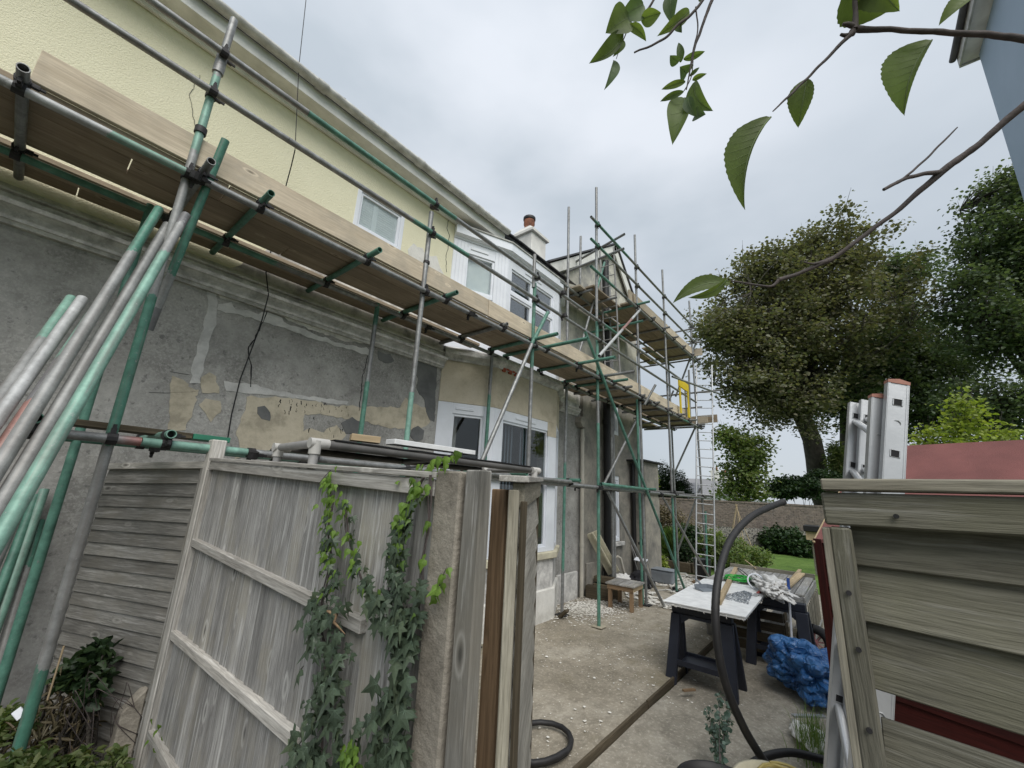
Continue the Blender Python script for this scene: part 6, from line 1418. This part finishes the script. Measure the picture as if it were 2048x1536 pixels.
b = MB(); gb_ = V((10.75, 3.92, 0)); q = [gb_+V(a) for a in ((-.16, -.28, 0), (.16, -.28, 0), (.16, .28, 0), (-.16, .28, 0), (-.19, -.33, .30), (.19, -.33, .30), (.19, .33, .30), (-.19, .33, .30))]
T = thing("storage_box", "grey plastic box lying on the paint-strewn concrete past the scaffold", "box", gb_)
b.hexa(q); o = b.build("tub", M['greyplastic'], T); bv(o, .05, 3); b = MB(); b.box(gb_+V((-.2, -.34, .302)), gb_+V((.2, .34, .32))); o = b.build("lid", M['greyplastic'], T); bv(o, .008)
b = MB(); b.box((11.35, 3.1, 0), (11.75, 3.42, .05)); o = b.build("foot_board", M['fresh'].copy() if False else M['brownwood']); bv(o, .005); tag(o, "flat timber board under the foot of the tall silver ladder", "board")
o = plank("timber_scrap", M['sleeper'], None, (6.34, 4.03, .02), (6.30, 3.86, .16), .08, .04); tag(o, "small dark timber scrap leaning at the corner of the bay plinth", "timber")

# ------------------------------------------------------------------ fallen paint flakes
b = MB(); fl = []
def flake(x, y, z, s_):
    a = random.uniform(0, 6.28); k = random.choice((3, 4, 5)); tl = random.uniform(0, .25)
    b.add([(x+math.cos(a+2*math.pi*i/k)*s_*random.uniform(.5, 1.2), y+math.sin(a+2*math.pi*i/k)*s_*random.uniform(.5, 1.2), z+.004+random.random()*s_*tl) for i in range(k)], [tuple(range(k))])
for i in range(8200):
    r = random.random()
    if r < .28: x, y, s_ = random.gauss(7.3, .45), random.gauss(4.0, .28), random.uniform(.006, .028)
    elif r < .60: x, y, s_ = random.uniform(8.3, 12.4), random.gauss(3.5, .5), random.uniform(.01, .055)
    elif r < .80: x, y, s_ = random.uniform(3, 8.5), random.uniform(1.95, 4.4), random.uniform(.002, .010)*random.choice((1, 1, 1, 2.2))
    else: x, y, s_ = random.uniform(3.0, 8.8), random.uniform(.0, 1.83), random.uniform(.002, .010)*random.choice((1, 1, 1, 1, 2.6))
    if mnoise.noise(V((x*1.1, y*1.1, 3.3))) < -.12 and r > .28: continue
    if y > 4.48: continue
    flake(x, y, .008 if y > 1.9 else -.050, s_)
tag(b.build("paint_flakes", M['flake']), kind="stuff")
b = MB()
for i in range(60):
    x, y = random.uniform(8.6, 12.2), random.uniform(3.1, 4.2); a = random.uniform(0, 3.1); L_ = random.uniform(.05, .22); w = random.uniform(.01, .03); d = V((math.cos(a), math.sin(a), 0)); n_ = V((-d.y, d.x, 0)); p = V((x, y, .015+random.random()*.03))
    b.prism([p-d*L_-n_*w, p+d*L_-n_*w, p+d*L_+n_*w, p-d*L_+n_*w], (0, 0, random.uniform(.004, .02)))
tag(b.build("plaster_debris", M['white_patch']), kind="stuff")
# ------------------------------------------------------------------ weeds in the lower left corner
def up_(u, v, y): return tuple(PY(u, v, y))
bush("leafy green shrub growing up in front of the lap fence at lower left", M['darkleaf'], [(up_(185, 1325, 3.7), (.10, .16, .14)), (up_(190, 1370, 3.6), (.08, .14, .10)), (up_(150, 1350, 3.8), (.12, .14, .10))], 620, .06, cat="shrub", aspect=.7)
bush("dry brown-green weeds hanging at the foot of the bare wall", M['browntwig'], [(up_(115, 1400, 3.8), (.12, .2, .2)), (up_(150, 1440, 3.6), (.12, .2, .2)), (up_(90, 1460, 3.7), (.15, .2, .2))], 330, .09, cat="weeds", name="weeds", aspect=.14, droop=1)
bush("green weeds in the bottom left corner between the tubes and the concrete spur", M['midleaf'], [(up_(20, 1450, 3.8), (.14, .2, .10)), (up_(150, 1540, 3.2), (.10, .2, .08)), (up_(50, 1545, 3.2), (.16, .2, .10)), (up_(225, 1525, 3.2), (.08, .12, .07))], 1300, .05, cat="weeds", name="weeds", aspect=.5)
b = MB()
for k in range(12):
    u, v = random.uniform(120, 260), random.uniform(1380, 1500); q = [PY(u, v+60, 3.5), PY(u+random.uniform(-20, 30), v, 3.45), PY(u+random.uniform(-10, 60), v-random.uniform(-20, 40), 3.4), PY(u+random.uniform(20, 80), v+random.uniform(10, 80), 3.4)]; sp = spline(q, 5); b.path(sp, [.0022]*len(sp), 4)
tag(b.build("dead_stems", M['twig']), kind="stuff")
o = tube("cane", M['fresh'], None, PY(128, 1292, 3.6), PY(95, 1400, 3.6), .005, n=6, hollow=False); tag(o, "thin pale cane standing in the weeds by the lap fence", "cane")
o = plank("white_label", M['upvc'], None, PY(28, 1435, 3.5), PY(48, 1420, 3.5), .05, .01, up=(-.4, -.8, .3)); tag(o, "small white plastic tag in the bottom left weeds", "tag")

# ------------------------------------------------------------------ overhanging branches with leaves, close to the camera
def near_leaf(parent, base, tip, wl, wr, bend=0.0, roll=0.0, mat='bigleaf', serr=True, n=22, fold=.35):
    """real leaf blade: base, tip in space; wl/wr widths of the two halves; curved along its length"""
    base, tip = V(base), V(tip); x = (tip-base); L = x.length; x.normalize(); view = (CAM-(base+tip)/2).normalized(); y = view.cross(x).normalized(); z = x.cross(y)
    R_ = Matrix((x, y, z)).transposed(); R_ = R_ @ Matrix.Rotation(roll, 3, 'X'); vs = []; b = MB()
    for i in range(n+1):
        t = i/n; w = (math.sin(math.pi*min(1, t*.98+.02)**.8)**.85)*(1-.12*t); cx_ = t*L; cy = bend*L*4*t*(1-t); cz = -.10*L*4*(t-.5)**2
        sr = 1+((.035+.03*random.random()) if (i % 2 and serr) else 0)+.03*mnoise.noise(V((i*.5, L*90, wl*9)))
        vs += [(cx_, cy+wl*L*w*sr, cz+fold*wl*L*w), (cx_, cy+wl*L*w*.5, cz+fold*.35*wl*L*w), (cx_, cy, cz-.004*L), (cx_, cy-wr*L*w*.5, cz+fold*.35*wr*L*w), (cx_, cy-wr*L*w*sr, cz+fold*wr*L*w)]
    b.add([base + R_ @ V(q) for q in vs], [(5*i+j, 5*i+5+j, 5*i+6+j, 5*i+1+j) for i in range(n) for j in range(4)], True)
    mr_ = [base + R_ @ V((L*i/n, bend*L*4*(i/n)*(1-i/n), -.10*L*4*(i/n-.5)**2-.003*L)) for i in range(n+1)]
    b.path(mr_, [L*.009*(1-.8*i/n)+.0003 for i in range(n+1)], 5, mi=1)
    for i in range(3, n-3, 3):
        for sgn, w_ in ((1, wl), (-1, wr)):
            t = i/n; t2 = min(1, t+.13); w2 = (math.sin(math.pi*min(1, t2*.98+.02)**.8)**.85)*(1-.12*t2)
            a = V((t*L, bend*L*4*t*(1-t), -.10*L*4*(t-.5)**2-.002*L)); e_ = V((t2*L, bend*L*4*t2*(1-t2)+sgn*w_*L*w2*.86, -.10*L*4*(t2-.5)**2+fold*.8*w_*L*w2-.001*L))
            b.path([base+R_ @ a, base+R_ @ e_], [L*.0020, L*.0007], 4, mi=1, caps=False)
    o = b.build("leaf", [M[mat], M['leafvein']], parent); return o
def branch(label, segs, group=None):
    p0 = segs[0][0][0]; T = thing("overhanging_branch", label, "branch", p0, group)
    for pts, rad in segs:
        sp = spline([V(p) for p in pts], 8); m = len(sp); b = MB(); rr_ = [np.interp(i/(m-1), np.linspace(0, 1, len(rad)), rad)*(1+.10*mnoise.noise(V((i*.7, m, 1)))) for i in range(m)]
        sp = [p+V((mnoise.noise(p*22), mnoise.noise(p*22+V((5, 0, 0))), mnoise.noise(p*22+V((0, 7, 0)))))*.004 for p in sp]
        b.path(sp, rr_, 10); b.build("twig", M['twig'], T)
    return T
B1 = branch("long bare plum branch from the right edge ending in one curled leaf",
    [([PD(2120, 150, 1.05), PD(2048, 212, 1.08), PD(1960, 285, 1.12), PD(1885, 343, 1.15), PD(1790, 425, 1.18), PD(1690, 500, 1.2), PD(1655, 522, 1.21)], [.0105, .0095, .0085, .0095, .0062, .0058, .0078]),
     ([PD(1655, 522, 1.21), PD(1600, 545, 1.22), PD(1556, 560, 1.22)], [.0075, .0052, .0062]), ([PD(1556, 560, 1.22), PD(1540, 572, 1.22), PD(1500, 568, 1.21), PD(1462, 561, 1.2)], [.0052, .0034, .003, .0022]),
     ([PD(1885, 343, 1.15), PD(1845, 348, 1.14), PD(1805, 360, 1.13), PD(1768, 379, 1.12)], [.007, .0055, .005, .0042]), ([PD(1805, 360, 1.13), PD(1850, 320, 1.13), PD(1890, 280, 1.13), PD(1915, 256, 1.13)], [.0032, .0028, .0026, .0016]),
     ([PD(1655, 522, 1.21), PD(1625, 528, 1.21), PD(1608, 524, 1.21)], [.005, .003, .0018])])
near_leaf(B1, PD(1462, 560, 1.2), PD(1347, 600, 1.22), .15, .16, -.10, .5, n=26); near_leaf(B1, PD(1462, 560, 1.2), PD(1385, 598, 1.16), .10, .13, .05, -.6)
B2 = branch("plum branch crossing the top right corner with big hanging serrated leaves",
    [([PD(2120, 88, .95), PD(2048, 76, .97), PD(1960, 68, 1.0), PD(1860, 62, 1.02), PD(1775, 60, 1.04), PD(1712, 57, 1.05)], [.0085, .008, .007, .0065, .0062, .0085]),
     ([PD(1708, 58, 1.05), PD(1712, 20, 1.05), PD(1714, -60, 1.05)], [.0085, .0055, .0055]), ([PD(1704, 62, 1.05), PD(1690, 80, 1.05), PD(1645, 125, 1.06), PD(1600, 170, 1.07), PD(1572, 200, 1.07), PD(1545, 222, 1.07)], [.008, .005, .0036, .0033, .0028, .0016]),
     ([PD(1708, 52, 1.05), PD(1694, 48, 1.05), PD(1684, 47, 1.05)], [.007, .006, .003]), ([PD(1706, 66, 1.05), PD(1692, 70, 1.05), PD(1680, 68, 1.05)], [.007, .005, .003])])
near_leaf(B2, PD(1545, 222, 1.07), PD(1492, 412, 1.09), .02, .25, -.11, .0, n=34); near_leaf(B2, PD(1612, 155, 1.07), PD(1595, 252, 1.09), .20, .30, .02, .2)
near_leaf(B2, PD(1868, 68, 1.02), PD(1812, 222, 1.04), .06, .36, -.09, .0, n=32); near_leaf(B2, PD(1700, -30, 1.05), PD(1772, 28, 1.06), .34, .5, -.02, .1); near_leaf(B2, PD(1735, -60, 1.05), PD(1790, 20, 1.0), .25, .3, .0, .3); near_leaf(B2, PD(1950, -15, 1.0), PD(1880, 44, 1.02), .12, .3, .0, .6)
B3 = branch("leafy plum twigs hanging down from the top edge, left of the others",
    [([PD(1450, -80, 1.5), PD(1424, 0, 1.5), PD(1405, 50, 1.5), PD(1390, 90, 1.5), PD(1380, 140, 1.5), PD(1372, 180, 1.5)], [.0075, .006, .0048, .005, .0026, .0022]),
     ([PD(1430, -50, 1.5), PD(1398, 12, 1.5), PD(1355, 50, 1.5), PD(1325, 80, 1.5), PD(1268, 106, 1.5)], [.0055, .005, .0048, .0042, .003]), ([PD(1330, -40, 1.55), PD(1300, 12, 1.55), PD(1270, 45, 1.55), PD(1252, 68, 1.55), PD(1232, 118, 1.55)], [.0055, .0042, .003, .0022, .0012]),
     ([PD(1392, 14, 1.5), PD(1396, 50, 1.5), PD(1388, 95, 1.5), PD(1383, 150, 1.5), PD(1368, 182, 1.5)], [.003, .0025, .0022, .0018, .0016])])
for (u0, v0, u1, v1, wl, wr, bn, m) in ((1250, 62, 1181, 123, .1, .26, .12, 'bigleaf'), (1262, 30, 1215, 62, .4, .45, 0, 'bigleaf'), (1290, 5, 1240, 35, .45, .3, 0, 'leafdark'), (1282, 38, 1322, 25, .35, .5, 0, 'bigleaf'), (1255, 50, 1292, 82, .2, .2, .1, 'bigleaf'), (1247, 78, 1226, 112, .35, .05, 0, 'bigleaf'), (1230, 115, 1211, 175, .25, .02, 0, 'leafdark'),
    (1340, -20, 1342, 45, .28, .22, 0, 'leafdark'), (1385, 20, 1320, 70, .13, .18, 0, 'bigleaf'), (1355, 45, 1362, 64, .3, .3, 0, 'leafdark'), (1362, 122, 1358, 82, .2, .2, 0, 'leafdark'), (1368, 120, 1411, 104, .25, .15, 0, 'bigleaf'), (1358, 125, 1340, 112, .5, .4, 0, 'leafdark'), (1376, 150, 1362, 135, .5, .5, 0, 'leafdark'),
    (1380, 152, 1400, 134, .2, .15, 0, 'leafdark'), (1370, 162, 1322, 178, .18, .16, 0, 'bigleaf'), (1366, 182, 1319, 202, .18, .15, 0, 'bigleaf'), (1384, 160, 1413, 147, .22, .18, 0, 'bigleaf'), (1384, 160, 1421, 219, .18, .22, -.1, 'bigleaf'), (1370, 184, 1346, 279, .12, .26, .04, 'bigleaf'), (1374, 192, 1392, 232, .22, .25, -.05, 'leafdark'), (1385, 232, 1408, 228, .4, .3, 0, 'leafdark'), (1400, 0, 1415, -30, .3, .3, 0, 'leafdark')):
    near_leaf(B3, PD(u0, v0, 1.52+random.uniform(-.03, .03)), PD(u1, v1, 1.52+random.uniform(-.04, .04)), wl, wr, bn, random.uniform(-.4, .4), m, serr=False, n=14)

GROUPS = {"fence post": "posts along the garden fence", "tree": "trees beyond the garden wall", "shrub": "shrubs about the garden", "timber": "loose timber pieces", "branch": "plum branches overhanging the view", "weeds": "weeds at the lower left", "sawhorse": "sawhorses in the garden", "rubble": "fallen plaster lumps", "ladder": "ladders at the site", "fence": "timber fence panels", "plant pot": "garden pots", "hose": "hoses on the ground", "plant": "small garden plants", "board": "loose boards"}
for o in list(col.objects):
    if o.parent is None and o.get("category") in GROUPS and not o.get("group"): o["group"] = GROUPS[o["category"]]
